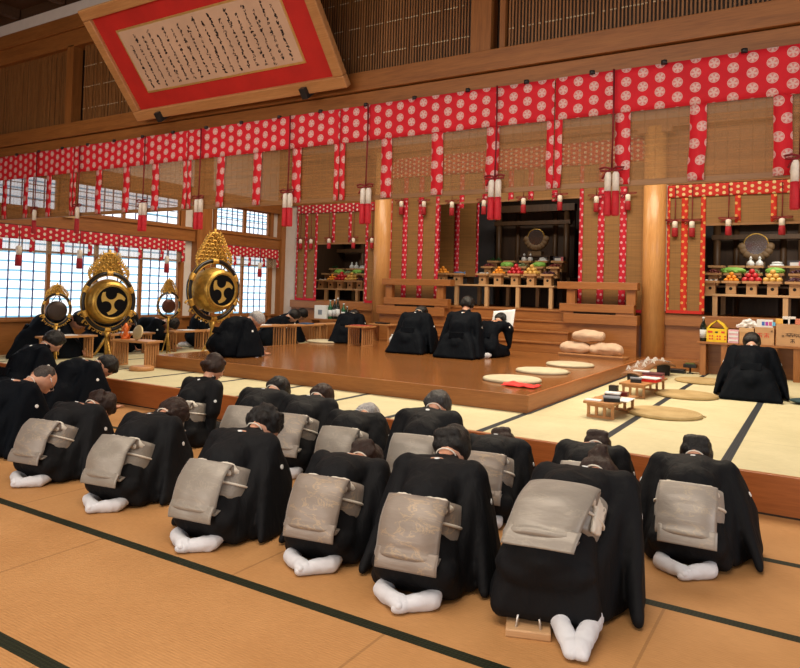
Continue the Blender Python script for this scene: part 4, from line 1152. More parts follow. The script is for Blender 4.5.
# ------------------------------------------------------------ straw cushions
def straw(name, ca, cb):
    m, nt, b = new_mat(name)
    x, y, z = xyz(nt); d = vsqrt(x*x+y*y)
    n = noise_tex(nt, coords(nt, 'Object', (2.5,2.5,1)), 1.5, 3)
    rg = vsin(d*260)
    c = ramp(nt, n, [(.35, ca), (.65, cb)]); c = mixc(nt, V.m('GREATER_THAN', rg, .2)*.22, c, tuple(k*.6 for k in ca))
    nt.links.new(c, b.inputs['Base Color']); b.inputs['Roughness'].default_value = .75; bump(nt, b, rg, .5, .004); return m
ST1 = straw('straw_golden', (.40,.28,.115), (.52,.38,.18)); ST2 = straw('straw_bleached', (.52,.46,.32), (.60,.55,.39))
def enza(loc, r, mat, label, group=None, h=.035):
    o = empty('straw_cushion', loc, random.uniform(0, 3), label, 'cushion', group)
    MB().lathe([(r*.96,0),(r,h*.3),(r*.99,h*.75),(r*.95,h),(r*.5,h*1.12),(r*.05,h*1.15)], seg=64).build('coiled_mat', mat, o)
    MB().tube([(r*.97,0,h*.4),(r*1.03,.01,h*.3),(r*1.07,.0,h*.2)], .008, 6).build('straw_end', mat, o); return o
for (u, v), l in zip(((512,380.5),(542,372),(570,365.5)), ('nearest of three round straw cushions on the stage, beside the red cloth','middle of three round straw cushions on the stage','farthest of three round straw cushions on the stage, near the rice sacks')):
    p = at_z(u, v, ZS); enza((p.x, p.y, ZS), .36, ST2, l)
for (u, v), l in zip(((664,414.5),(686,396),(702,382)), ('nearest round straw cushion on the right dais mats','middle round straw cushion on the right dais mats','farthest round straw cushion on the right dais mats')):
    p = at_z(u, v, ZD); enza((p.x, p.y, ZD), .385, ST1, l)
p = at_z(325,342,ZS); enza((p.x,p.y,ZS), .36, ST2, 'round straw cushion at the far left of the stage before the seated person')
# red folded cloth near the first cushion
p = at_z(521,386.5,ZS)
rc = MB()
def rcf(u, v): return Vector(((u-.5)*.40, (v-.5)*.24, .012+.03*max(0, noise.noise(Vector((u*5,v*4,2))))+.035*math.exp(-((u-.3)**2+(v-.5)**2)*18)))
tag(rc.sheet(rcf, 24, 14).build('red_cloth', REDP, None, recalc=False, solid=.008, loc=(p.x,p.y,ZS)), 'bright red folded cloth lying beside the nearest stage cushion', 'cloth')

# ------------------------------------------------------------ tea tables and koto on the right
def on(loc, dz=0): return (loc[0], loc[1], loc[2]+dz)
t1 = (-1.88,7.42,ZD); t2 = (-1.93,9.25,ZD); t3 = (-1.98,9.55,ZD)
low_table(t1, PI/2-.08, .78, .32, .17, 'nearest small slatted table on the right mats, with black bowls', nsl=4, th=.025)
low_table(t2, PI/2-.08, 1.0, .32, .18, 'second small slatted table on the right mats, with a red box', nsl=4, th=.025)
def small_box(loc, sx, sy, sz, mat, name, label, cat='box', lid=None, rz=0):
    o = empty(name, loc, rz, label, cat)
    MB().box(-sx/2, sx/2, -sy/2, sy/2, 0, sz*(.7 if lid else 1)).build('box_body', mat, o, .003)
    if lid: MB().box(-sx/2-.004, sx/2+.004, -sy/2-.004, sy/2+.004, sz*.7+.001, sz).build('lid', lid, o, .003)
    return o
WP = plain('white_paper', (.72,.74,.76), .8, bmp=0, var=.03); PINK = plain('pink_cloth', (.60,.16,.18), .7, bmp=.2)
small_box((-1.82,7.19,ZD+.171), .16, .13, .05, LACQ, 'lacquer_box', 'black box nearest the front edge of the first small table', lid=plain('grey_blue', (.20,.24,.30), .4, bmp=0), rz=.3)
tag(MB().box(-.07,.07,-.16,.16,0,.006).build('paper_strip', WP, loc=(-1.73,7.38,ZD+.171)), 'white paper strip along the right edge of the first small table', 'paper')
tag(MB().box(-.08,.08,-.06,.06,0,.006).build('white_card', WP, loc=(-1.99,7.14,ZD+.171)), 'white card at the left front corner of the first small table', 'card')
small_box((-1.88,7.48,ZD+.171), .15, .13, .055, LACQ, 'lacquer_box', 'black box with white lid in the middle of the first small table', lid=WP, rz=.1)
small_box((-1.83,7.69,ZD+.171), .12, .10, .04, plain('maroon_lacquer', (.12,.01,.015), .3, bmp=0), 'lacquer_box', 'maroon box at the far end of the first small table')
MBo = empty('black_bowl', (-2.10,7.88,ZD), 0, 'round black bowl on the mat behind the first small table', 'bowl'); MB().lathe([(.04,0),(.08,.06),(.085,.10),(.07,.10)], seg=20).build('bowl_body', LACQ, MBo)
small_box((-1.96,8.92,ZD+.181), .13, .12, .06, LACQ, 'lacquer_box', 'black box with blue-grey lid on the second small table', lid=MATS['grey_blue'], rz=.2)
small_box((-1.84,9.16,ZD+.181), .22, .20, .05, REDP, 'red_box', 'flat red box with white paper on the second small table', lid=WP, rz=-.15)
small_box((-1.86,9.48,ZD+.181), .24, .20, .08, PINK, 'cloth_bundle', 'pink wrapped box at the far end of the second small table', 'bundle', lid=plain('plum_cloth', (.12,.03,.04), .6, bmp=0))
small_box((-2.01,9.50,ZD+.262) if 0 else (-2.01,9.48,ZD+.262), .2, .12, .015, WP, 'folded_paper', 'folded white paper on top of the pink wrapped box', 'paper')
small_box((-2.19,8.75,ZD), .10, .10, .14, LACQ, 'black_canister', 'black canister on the mat left of the second small table', 'canister')
# koto
ko = empty('koto', (-2.20,10.95,ZD), -.06, 'long brown zither with white bridges on the mats beside the stage', 'zither')
kb = MB(); Lk = 2.0
def kf(u, v):
    yy = (u-.5)*Lk; a = (v-.5)*PI; return Vector((math.sin(a)*.135, yy, .13+.10*math.sin(u*PI)*1.0+.05*math.cos(a)))
kb.sheet(kf, 30, 10); kb.build('soundboard', wood('paulownia', (.20,.085,.035), (.33,.16,.07), 'y', .45), ko, recalc=False, solid=.02)
for j in range(13):
    u = .10+.72*j/12; yy = (u-.5)*Lk; z0 = .13+.10*math.sin(u*PI)+.05; xx = -.09+.18*((j*5)%13)/12
    MB().prism([(xx-.035,z0-.012),(xx-.008,z0+.055),(xx+.008,z0+.055),(xx+.035,z0-.012),(xx+.018,z0-.012),(xx,z0+.03),(xx-.018,z0-.012)], yy-.008, yy+.008).build('bridge', plain('ivory_white', (.80,.78,.74), .4, bmp=0, var=.02), ko)
for j in range(7): 
    xx = -.09+.03*j; MB().tube([(xx, (u-.5)*Lk, .135+.10*math.sin(u*PI)+.062) for u in (.03,.1,.3,.5,.7,.9,.97)], .0018, 4).build('string', WP, ko)
for yy in (-.8, .8): MB().box(-.10,.10,yy-.03,yy+.03,0,.20).build('foot', LACQ, ko, .005)
MB().tube([(0,.96,.20),(.02,1.04,.20),(.03,1.08,.10),(.03,1.07,.02)], .014, 8).build('end_strap', LACQ, ko)
tag(MB().box(-.20,.22,-.09,.09,0,.07).build('black_case', LACQ, loc=(-2.12,12.28,ZD), bevel=.015), 'long black case on the mats beyond the far end of the zither', 'case')
ls = empty('small_black_stand', (-1.84,12.35,ZD), 0, 'little black stand with green top near the back of the right mats', 'stand')
MB().lathe([(.06,0),(.05,.015),(.015,.02),(.015,.10)], seg=14).build('foot', LACQ, ls); MB().box(-.10,.10,-.08,.08,.10,.16).build('head', LACQ, ls, .006); MB().box(-.07,.07,-.06,.06,.161,.175).build('top', plain('olive_green', (.10,.13,.03), .6, bmp=0), ls)

# ------------------------------------------------------------ rice sacks
SACK = plain('straw_paper_sack', (.60,.43,.30), .8, nsc=6, bmp=.6, var=.12)
def sack(loc, L, W, Hs, rz, label):
    o = empty('rice_sack', loc, rz, label, 'sack'); s = MB()
    s.hull([((-L*.42,0,Hs*.5), (.04,W*.38,Hs*.36)), ((-L*.2,0,Hs*.5), (.10,W*.46,Hs*.48)), ((L*.2,0,Hs*.5), (.10,W*.46,Hs*.5)), ((L*.42,0,Hs*.5), (.04,W*.38,Hs*.36))])
    sd = random.random()*9
    link('sack_body', remeshed(s, .022, 3, lambda c, n: noise.noise(Vector((c.x*7+sd,c.y*7,c.z*9)))*.022), SACK, o)
    return o
pal = empty('sack_tray', (-3.42,12.0,ZS), 0, 'low flat wooden tray under the three rice sacks', 'tray')
MB().box(-.50,.62,-.22,.22,0,.035).build('tray_board', TBW, pal, .004); MB().box(-.50,.62,-.24,-.20,.035,.06).build('tray_rim', TBW, pal, .003)
sack((-3.68,12.0,ZS+.036), .56, .34, .22, .1, 'left rice sack of the bottom two on the stage corner'); sack((-3.14,12.0,ZS+.036), .60, .34, .23, -.05, 'right rice sack of the bottom two on the stage corner')
sack((-3.46,12.02,ZS+.262), .58, .34, .21, .05, 'rice sack lying on top of the two lower ones')

# ------------------------------------------------------------ offerings
SAN = wood('sanbo_wood', (.50,.27,.11), (.64,.38,.18), 'x', .5)
PORC = MATS['white_porcelain']
HOLE = plain('dark_hole', (.012,.008,.006), .9, bmp=0)
def sanbo(loc, label, h=.21, w=.165, tw=.28):
    o = empty('offering_stand', loc, 0, label, 'offering stand')
    MB().box(-w/2,w/2,-w/2,w/2,0,h-.03).build('base', SAN, o, .003)
    MB().lathe([(.028,-.002),(.028,.003)], (0,-w/2,h*.45), 16, Matrix.Rotation(PI/2,3,'X')).build('keyhole', HOLE, o)
    t = MB().box(-tw/2,tw/2,-tw/2,tw/2,h-.03,h-.015)
    for a in (-1,1): t.box(-tw/2,tw/2,a*tw/2-.005,a*tw/2+.005,h-.03,h+.012).box(a*tw/2-.005,a*tw/2+.005,-tw/2,tw/2,h-.03,h+.012)
    t.build('tray', SAN, o); return o
FR = {'orange': plain('orange_fruit', (.80,.30,.02), .45, bmp=.2), 'apple': plain('red_apple', (.50,.02,.03), .3, bmp=0, var=.3), 'pear': plain('yellow_pear', (.70,.42,.10), .45, bmp=0),
      'grape': plain('dark_grape', (.06,.012,.03), .35, bmp=0), 'cabbage': plain('green_vegetable', (.22,.50,.08), .5, bmp=.5), 'leaf': plain('dark_green_leaf', (.02,.07,.02), .5, bmp=.2),
      'darkred': plain('dark_red_beans', (.16,.02,.02), .5, bmp=0), 'fish': plain('blue_fish', (.10,.20,.42), .35, bmp=0), 'greyg': plain('grey_green_squash', (.20,.28,.14), .5, bmp=.3)}
def plate(o_loc, label): 
    p = empty('white_plate', o_loc, 0, label, 'plate'); MB().lathe([(.05,0),(.11,.015),(.115,.022),(.04,.008)], seg=24).build('dish', PORC, p); return p
cnt = [0]
def ball(loc, r, mat, name, label, group, stem=False):
    o = MB().ell((0,0,0), (r, r, r*.92), None, 2).build(name, mat, None, loc=loc); tag(o, label, {'orange':'fruit','apple':'fruit','pear':'fruit','grape_bunch':'fruit'}.get(name,'food'), group); return o
def pile(kind, loc, where):
    z = loc[2]
    if kind in ('orange','apple','pear'):
        r = {'orange':.040,'apple':.052,'pear':.050}[kind]
        gp = {'orange':'oranges','apple':'apples','pear':'yellow pears'}[kind]+' piled on '+where
        lab = {'orange':'small orange in the pyramid on ','apple':'red apple in the pile on ','pear':'yellow pear in the pile on '}[kind]+where
        lv = ((3,0),(2,1),(1,2)) if kind != 'orange' else ((3,0),(2,1),(1,2))
        for n, l in lv:
            for i in range(n):
                for j in range(n): ball((loc[0]+(i-(n-1)/2)*r*2.02, loc[1]+(j-(n-1)/2)*r*2.02, z+r+l*r*1.42), r, FR[kind], kind, lab, gp)
    elif kind in ('grape','darkred','greyg'):
        s = MB(); rn = random.Random(int(loc[0]*100))
        R0 = .13
        for i in range(34):
            a = rn.uniform(0,2*PI); q = rn.uniform(0,1)**.5; s.ell((R0*q*math.cos(a), R0*q*math.sin(a), .02+.06*(1-q*q)), (.02,.02,.02), None, 1)
        o = s.build({'grape':'grape_bunch','darkred':'bean_heap','greyg':'squash_heap'}[kind], FR[kind], None, loc=(loc[0],loc[1],z+.004)); tag(o, {'grape':'bunch of dark grapes on ','darkred':'heap of dark red food on ','greyg':'grey-green vegetables on '}[kind]+where, 'food')
    elif kind in ('cabbage','melon'):
        o = empty('green_cabbage', (loc[0],loc[1],z), 0, 'round green vegetable on '+where, 'vegetable')
        w = .16 if kind == 'cabbage' else .22
        MB().ell((0,0,.07), (w,.11,.068), None, 3).build('heart', FR['cabbage'], o)
        for k in range(5):
            a = k*1.256; MB().ell((w*.45*math.cos(a), .05*math.sin(a), .045), (w*.5,.06,.04), Matrix.Rotation(a,3,'Z'), 2).build('outer_leaf', FR['cabbage'], o)
    elif kind == 'leaf':
        s = MB(); rn = random.Random(int(loc[0]*77))
        for i in range(11):
            a = rn.uniform(0,2*PI); s.hull([((0,0,.02),.012), ((.12*math.cos(a),.10*math.sin(a),.03+rn.uniform(0,.07)),.016), ((.16*math.cos(a),.13*math.sin(a),.02+rn.uniform(0,.07)),.004)],1)
        o = s.build('leafy_greens', FR['leaf'], None, loc=(loc[0],loc[1],z+.004)); tag(o, 'dark leafy greens on '+where, 'vegetable')
    elif kind == 'fish':
        o = empty('fish', (loc[0],loc[1],z), 0, 'blue-silver fish laid on '+where, 'fish')
        MB().ell((0,0,.035), (.13,.04,.032), None, 2).build('fish_body', FR['fish'], o); MB().hull([((.12,0,.035),.008),((.17,0,.07),.006),((.17,0,.01),.006)],1).build('tail', FR['fish'], o)
        MB().ell((-.02,.05,.03), (.11,.03,.025), None, 2).build('fish_fin', PORC, o)
    elif kind == 'vases':
        for sx in (-1,1):
            o = empty('white_vase', (loc[0]+sx*.075,loc[1],z), 0, ('left' if sx < 0 else 'right')+' white lidded sake vase on '+where, 'vase')
            MB().lathe([(.035,0),(.06,.03),(.066,.07),(.05,.11),(.022,.13),(.02,.15),(.032,.165)], seg=20).build('vase_body', PORC, o); MB().lathe([(.034,.166),(.02,.185),(.006,.205)], seg=16).build('lid', PORC, o)
    elif kind == 'mochi':
        o = empty('rice_cake', (loc[0],loc[1],z), 0, 'two-tier white rice cake on '+where, 'rice cake')
        MB().lathe([(.11,0),(.125,.025),(.11,.055),(.06,.06)], seg=28).build('lower_tier', PORC, o); MB().lathe([(.08,.06),(.092,.08),(.08,.10),(.03,.108)], seg=28).build('upper_tier', PORC, o)
    elif kind == 'cups':
        for i in range(3):
            o = tag(MB().lathe([(.02,0),(.032,.03),(.034,.045),(.028,.045)], seg=16).build('white_cup', PORC, None, loc=(loc[0]+(i-1)*.078,loc[1]-.02*(i%2),z)), ('left','middle','right')[i]+' small white cup on '+where, 'cup')
    elif kind == 'box':
        o = empty('wrapped_box', (loc[0],loc[1],z), 0, 'dark wrapped box on '+where, 'box')
        MB().box(-.12,.12,-.07,.07,0,.12).build('box_body', plain('charcoal_wrap', (.05,.05,.07), .5, bmp=0), o, .004); MB().box(-.08,.09,-.073,-.070,.02,.09).build('label', WP, o); MB().box(.06,.115,-.075,-.072,.01,.11).build('ribbon', PINK, o)
    elif kind == 'plate': plate((loc[0],loc[1],z), 'empty white plate on '+where)
def offer_table(name, x0, x1, y, ztop, zf, posts, label):
    o = empty(name, ((x0+x1)/2, y, zf), 0, label, 'offering table'); inv = Matrix.Translation(-o.location)
    q = MB().box(x0,x1,y-.18,y+1.3,ztop-.04,ztop).build('tabletop', LIGHTW, o, .004); q.matrix_parent_inverse = inv
    for p in posts:
        for yy in (y-.12, y+1.1):
            q = MB().box(p-.04,p+.04,yy-.04,yy+.04,zf,ztop-.04).build('leg', LIGHTZ, o); q.matrix_parent_inverse = inv
    return o
nm = ('first','second','third','fourth','fifth','sixth','seventh','eighth')
def bank(y1, zt, rows, altar):
    """rows: list of (v_px of the tray top, y, [(u, kind), ...], row name)"""
    for (y, zb, h, items, rname) in rows:
        for i, (u, kind) in enumerate(items):
            x = at_y(u, 270, y).x
            w = 'the %s stand of the %s row, %s altar' % (nm[i], rname, altar)
            sanbo((x, y, zb), 'wooden offering stand, %s from left in the %s row of the %s altar' % (nm[i], rname, altar), h)
            pile(kind, (x, y, zb+h-.014), w)
def steps_box(x0, x1, y, z0, z1, label):
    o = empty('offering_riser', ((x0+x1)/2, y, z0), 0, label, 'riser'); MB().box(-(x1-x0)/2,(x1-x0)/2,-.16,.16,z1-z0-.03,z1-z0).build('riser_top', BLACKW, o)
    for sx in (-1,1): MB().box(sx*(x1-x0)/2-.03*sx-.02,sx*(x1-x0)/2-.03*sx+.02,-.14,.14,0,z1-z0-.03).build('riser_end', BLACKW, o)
# right altar
y = 13.55; zt = 1.635
offer_table('offering_table', at_y(703,290,y).x, 1.6, y, zt, ZA, [at_y(u,300,y).x for u in (716,786)]+[.8,1.5], 'long pale wooden offering table inside the right altar')
steps_box(at_y(707,270,y+.42).x, 1.5, y+.42, zt, zt+.155, 'dark riser carrying the middle row of right altar offerings'); steps_box(at_y(707,270,y+.84).x, 1.5, y+.84, zt, zt+.31, 'dark riser carrying the back row of right altar offerings')
bank(y, zt, [(y, zt, .225, [(711,'cups'),(731.5,'orange'),(752,'apple'),(773,'pear'),(795,'grape')], 'front'),
             (y+.42, zt+.155, .225, [(714,'darkred'),(733,'melon'),(753.5,'greyg'),(775,'cabbage'),(798,'grape')], 'middle'),
             (y+.84, zt+.31, .225, [(717,'plate'),(737,'plate'),(755,'vases'),(777,'mochi'),(795,'box')], 'back')], 'right')
# centre altar
y = 14.1; zt = 1.725
offer_table('offering_table', at_y(430,285,y).x, at_y(557,285,y).x, y, zt, ZA, [at_y(u,300,y).x for u in (435,459,489,520,553)], 'long pale wooden offering table inside the central altar')
xa_, xb_ = at_y(482,270,y).x, at_y(552,270,y).x
steps_box(xa_, xb_, y+.42, zt, zt+.17, 'dark riser carrying the middle row of central altar offerings'); steps_box(xa_, xb_, y+.84, zt, zt+.32, 'dark riser carrying the back row of central altar offerings')
bank(y, zt, [(y, zt, .235, [(443,'orange'),(458.5,'fish'),(484,'cups'),(499,'orange'),(516,'apple'),(532,'pear'),(549,'grape')], 'front'),
             (y+.42, zt+.17, .24, [(449,'leaf'),(465,'leaf'),(489,'darkred'),(507,'cabbage'),(522.5,'greyg'),(539,'cabbage'),(555,'darkred')], 'middle'),
             (y+.84, zt+.32, .24, [(495,'leaf'),(511,'plate'),(527,'vases'),(543,'mochi'),(559,'box')], 'back')], 'central')
steps_box(at_y(436,270,y+.42).x, at_y(472,270,y+.42).x, y+.42, zt, zt+.17, 'short dark riser under the greens left of the central altar')
# left altar
y = 14.3; zt = 1.545
offer_table('offering_table', at_y(317,290,y).x, at_y(375,290,y).x, y, zt, ZA, [at_y(u,300,y).x for u in (329,340,360,368)], 'long pale wooden offering table inside the left altar')
xa_, xb_ = at_y(318,270,y).x, at_y(374,270,y).x
steps_box(xa_, xb_, y+.42, zt, zt+.17, 'dark riser carrying the middle row of left altar offerings'); steps_box(xa_, xb_, y+.84, zt, zt+.32, 'dark riser carrying the back row of left altar offerings')
bank(y, zt, [(y, zt, .205, [(323,'cups'),(332.7,'orange'),(342,'apple'),(352,'pear'),(361.4,'grape')], 'front'),
             (y+.42, zt+.17, .22, [(329,'plate'),(339.5,'cabbage'),(348.5,'greyg'),(357.5,'cabbage'),(367,'leaf')], 'middle'),
             (y+.84, zt+.32, .22, [(333,'leaf'),(343,'plate'),(354,'vases'),(363,'mochi')], 'back')], 'left')
# shrine mirrors
MIR = plain('bronze_mirror', (.24,.25,.28), .12, .9, bmp=0, var=.05); CLD = wood('carved_cloud', (.12,.07,.03), (.22,.14,.07), 'x', .6)
def mirror(loc, r, label):
    o = empty('shrine_mirror', loc, 0, label, 'mirror')
    MB().lathe([(r,-.01),(r,.01)], (0,0,r+.22), 40, Matrix.Rotation(PI/2,3,'X')).build('mirror_disc', MIR, o); MB().loop_tube([Vector((r*math.cos(a),-.0,r+.22+r*math.sin(a))) for a in [2*PI*i/40 for i in range(40)]], .014).build('rim', GILT, o)
    s = MB()
    for i in range(9): a = PI*(1.05+.9*i/8); s.ell((1.15*r*math.cos(a), .02, r+.22+1.15*r*math.sin(a)), (.085,.05,.085), None, 2)
    s.box(-.16,.16,-.08,.10,0,.10); s.build('cloud_stand', CLD, o)
p = at_y(536,238,15.05); mirror((p.x,15.05,2.42-.0), .20, 'round shrine mirror on a carved cloud stand, central altar')
steps_box(p.x-.4, p.x+.4, 15.05, ZA, 2.42, 'tall dark stand under the central altar mirror')
p = at_y(756,246,14.8); mirror((p.x,14.8,2.18), .21, 'round shrine mirror on a carved cloud stand, right altar')
steps_box(p.x-.4, p.x+.4, 14.8, ZA, 2.18, 'tall dark stand under the right altar mirror')

# ------------------------------------------------------------ low shelf with boxes, back right
y = 12.42
x0 = at_y(698,341,y).x
sh = empty('low_shelf', (x0+1.5, y, ZD), 0, 'long low open shelf with boxes in front of the right altar base', 'shelf'); inv = Matrix.Translation(-sh.location)
zs_ = at_y(720,342,y).z
q = MB().box(x0, 1.8, y-.16, y+.2, zs_-.035, zs_).build('shelf_top', WOODX, sh, .004); q.matrix_parent_inverse = inv
for u in (704,725,774.5,797):
    xx = at_y(u,350,y).x; q = MB().box(xx-.045, xx+.045, y-.14, y+.18, ZD, zs_-.035).build('divider', WOODZ, sh); q.matrix_parent_inverse = inv
q = MB().box(x0, 1.8, y+.18, y+.20, ZD, zs_-.035).build('back_board', WOODX, sh); q.matrix_parent_inverse = inv
GLS = plain('dark_bottle_glass', (.008,.014,.010), .12, bmp=0); LAB = plain('bottle_label', (.62,.66,.70), .7, bmp=0); GGL = plain('green_bottle_glass', (.01,.09,.035), .12, bmp=0)
def bottle(loc, h, r, mat, label, group=None):
    o = empty('sake_bottle', loc, 0, label, 'bottle', group)
    MB().lathe([(r*.95,0),(r,.01),(r,h*.58),(r*.85,h*.66),(r*.36,h*.80),(r*.32,h*.95)], seg=20).build('glass_body', mat, o)
    MB().lathe([(r*.38,h*.93),(r*.40,h)], seg=14).build('cap', LAB, o); MB().lathe([(r*1.01,h*.14),(r*1.01,h*.48)], seg=20).build('label', LAB, o)
bx = lambda u: at_y(u, 335, y).x
bottle((bx(703.5), y-.02, zs_+.001), .40, .055, GLS, 'dark glass bottle with white label at the left end of the low shelf')
YEL = plain('yellow_card', (.80,.55,.02), .6, bmp=0); CART = plain('brown_cardboard', (.52,.30,.15), .75, bmp=.1, nsc=4); REDI = plain('red_print', (.62,.04,.03), .6, bmp=0); BLKI = plain('black_print', (.03,.02,.02), .6, bmp=0)
xa_, xb_ = bx(707.5), bx(727.5); w = xb_-xa_
yb_ = empty('yellow_gift_box', ((xa_+xb_)/2, y, zs_+.001), 0, 'bright yellow carry box with open gable handle on the low shelf', 'box')
MB().box(-w/2,w/2,-.12,.12,0,.22).build('box_body', YEL, yb_, .003)
for sx in (-1,1): MB().prism([(sx*w/2,.22),(sx*w*.30,.30),(0,.36),(sx*w*.05,.33),(sx*w*.27,.275),(sx*w/2-sx*.03,.22)], -.11, .11).build('gable_flap', YEL, yb_)
MB().box(-w/2+.02,w/2-.02,-.11,.11,.22,.224).build('opening', HOLE, yb_)
for (a,b,c_,d,m) in ((-.13,-.06,.15,.18,REDI),(-.02,.02,.15,.175,BLKI),(.07,.12,.15,.18,REDI)): MB().box(a,b,-.124,-.120,c_,d).build('print_mark', m, yb_)
for k in range(2):
    for j in range(8): MB().box(-.15+j*.038,-.15+j*.038+.024,-.124,-.120,.085-.045*k,.110-.045*k).build('print_mark', REDI if j%3 else YEL, yb_)
small_box((bx(734), y, zs_+.001), bx(739.5)-bx(729), .22, .21, plain('pink_striped_wrap', (.70,.40,.46), .6, bmp=0), 'striped_package', 'pink and white striped package right of the yellow box', 'package')
for k in range(3): 
    q = MB().box(bx(729)+.01,bx(739.5)-.01,y-.1135,y-.111,zs_+.03+k*.065,zs_+.06+k*.065).build('stripe', WP); q.parent = [o for o in COL.objects if o.name.startswith('striped_package')][0]; q.matrix_parent_inverse = Matrix.Translation(-q.parent.location)
tr = small_box((bx(747), y, zs_+.001), bx(754.5)-bx(740.5), .24, .25, SAN, 'wooden_tray_stack', 'pale wooden tray stack on the shelf behind the bowing person', 'tray', lid=LIGHTW)
def carton(u0, u1, h, label, marks, dz=0, name='cardboard_box', mat=CART):
    a, b = bx(u0), bx(u1); o = empty(name, ((a+b)/2, y, zs_+.001+dz), 0, label, 'box'); w = b-a
    MB().box(-w/2,w/2,-.13,.13,0,h).build('box_body', mat, o, .003)
    for (p, q_, s, m) in marks:
        ch = MB(); rn = random.Random(int(p*1000)+7)
        x_, z_ = -w/2+p*w, q_*h
        ch.box(x_-s/2,x_+s/2,-.1335,-.130,z_+s*.30,z_+s*.42).box(x_-s*.06,x_+s*.06,-.1335,-.130,z_-s*.5,z_+s*.5).box(x_-s*.4,x_+s*.4,-.1335,-.130,z_-s*.12,z_).box(x_-s*.45,x_-s*.30,-.1335,-.130,z_-s*.5,z_-s*.1).box(x_+s*.30,x_+s*.45,-.1335,-.130,z_-s*.5,z_-s*.1)
        ch.build('printed_character', m, o)
    return o
carton(755.5,774.5,.275, 'cardboard carton with two red printed characters on the low shelf', ((.25,.55,.07,REDI),(.62,.55,.07,REDI),(.88,.80,.03,BLKI)))
carton(776.5,812,.34, 'large cardboard carton with black characters at the right end of the shelf', ((.20,.45,.035,BLKI),(.32,.52,.05,BLKI),(.42,.52,.06,BLKI),(.52,.52,.05,BLKI),(.62,.50,.05,BLKI),(.47,.25,.06,BLKI)))
bg = empty('white_plastic_bag', (bx(748.5), y, zs_+.252), 0, 'crumpled white plastic bag on top of the tray stack', 'bag')
s = MB().hull([((-.15,0,.03),.03),((.15,0,.03),.03),((0,0,.10),.05),((-.03,.05,.05),.06)])
link('bag_body', remeshed(s, .014, 1, lambda c, n: noise.noise(c*22)*.03), plain('white_plastic', (.74,.76,.78), .35, bmp=.4), bg)
wb = empty('white_snack_box', ((bx(757)+bx(773))/2, y, zs_+.277), 0, 'white box with blue and purple print on the red-marked carton', 'box')
w = bx(773)-bx(757); MB().box(-w/2,w/2,-.11,.11,0,.12).build('box_body', WP, wb, .003)
for a, b, c_ in ((-.04,.0,(.05,.15,.55)),(.01,.05,(.40,.05,.40)),(.06,.10,(.55,.10,.2)),(.11,.15,(.1,.4,.7))): MB().box(a,b,-.114,-.110,.03,.09).build('print_mark', plain('ink_%d' % int(c_[0]*100+c_[2]*10), c_, .5, bmp=0), wb)
for i, (u, c_, h) in enumerate(((782,(.75,.45,.10),.08),(789,(.75,.72,.70),.12),(796,(.60,.20,.12),.09))):
    m = plain('packet_%d' % i, c_, .6, bmp=0); tag(MB().box(-.09,.09,-.05,.05,0,h).build('snack_packet', m, None, .006, loc=(bx(u), y+.0, zs_+.342)), ('orange','white','reddish')[i]+' packet standing on the large carton at right', 'packet')

# bottles and white box by the left altar base
y = 12.35
p = at_y(322,318,y)
ct = empty('bottle_counter', (p.x+.35,y,ZD), 0, 'small wooden counter holding sake bottles before the left altar base', 'counter')
zc_ = at_y(322,318.5,y).z
MB().box(-.62,.75,-.16,.16,zc_-ZD-.035,zc_-ZD).build('counter_top', WOODX, ct, .003)
for xx in (-.55,.1,.68): MB().box(xx-.03,xx+.03,-.14,.14,0,zc_-ZD-.035).build('counter_leg', WOODZ, ct)
bxx = empty('white_carton', (at_y(323,318,y).x, y, zc_+.001), 0, 'white carton with a grey mark left of the sake bottles', 'box')
MB().box(-.16,.16,-.12,.12,0,.30).build('box_body', PORC, bxx, .005); MB().box(-.05,.06,-.124,-.12,.09,.20).build('print_mark', MATS['grey_blue'], bxx)
for i, (u, h, m, l) in enumerate(((330.5,.42,GGL,'leftmost green sake bottle'),(334,.44,GLS,'second, dark sake bottle'),(338,.48,GLS,'third and tallest sake bottle'),(343,.36,GGL,'fourth, short sake bottle'),(347.5,.30,GLS,'fifth and smallest sake bottle'))):
    bottle((at_y(u,318,y).x, y-.02+.03*(i%2), zc_+.001), h, .05, m, l+' beside the white carton at the left altar base')
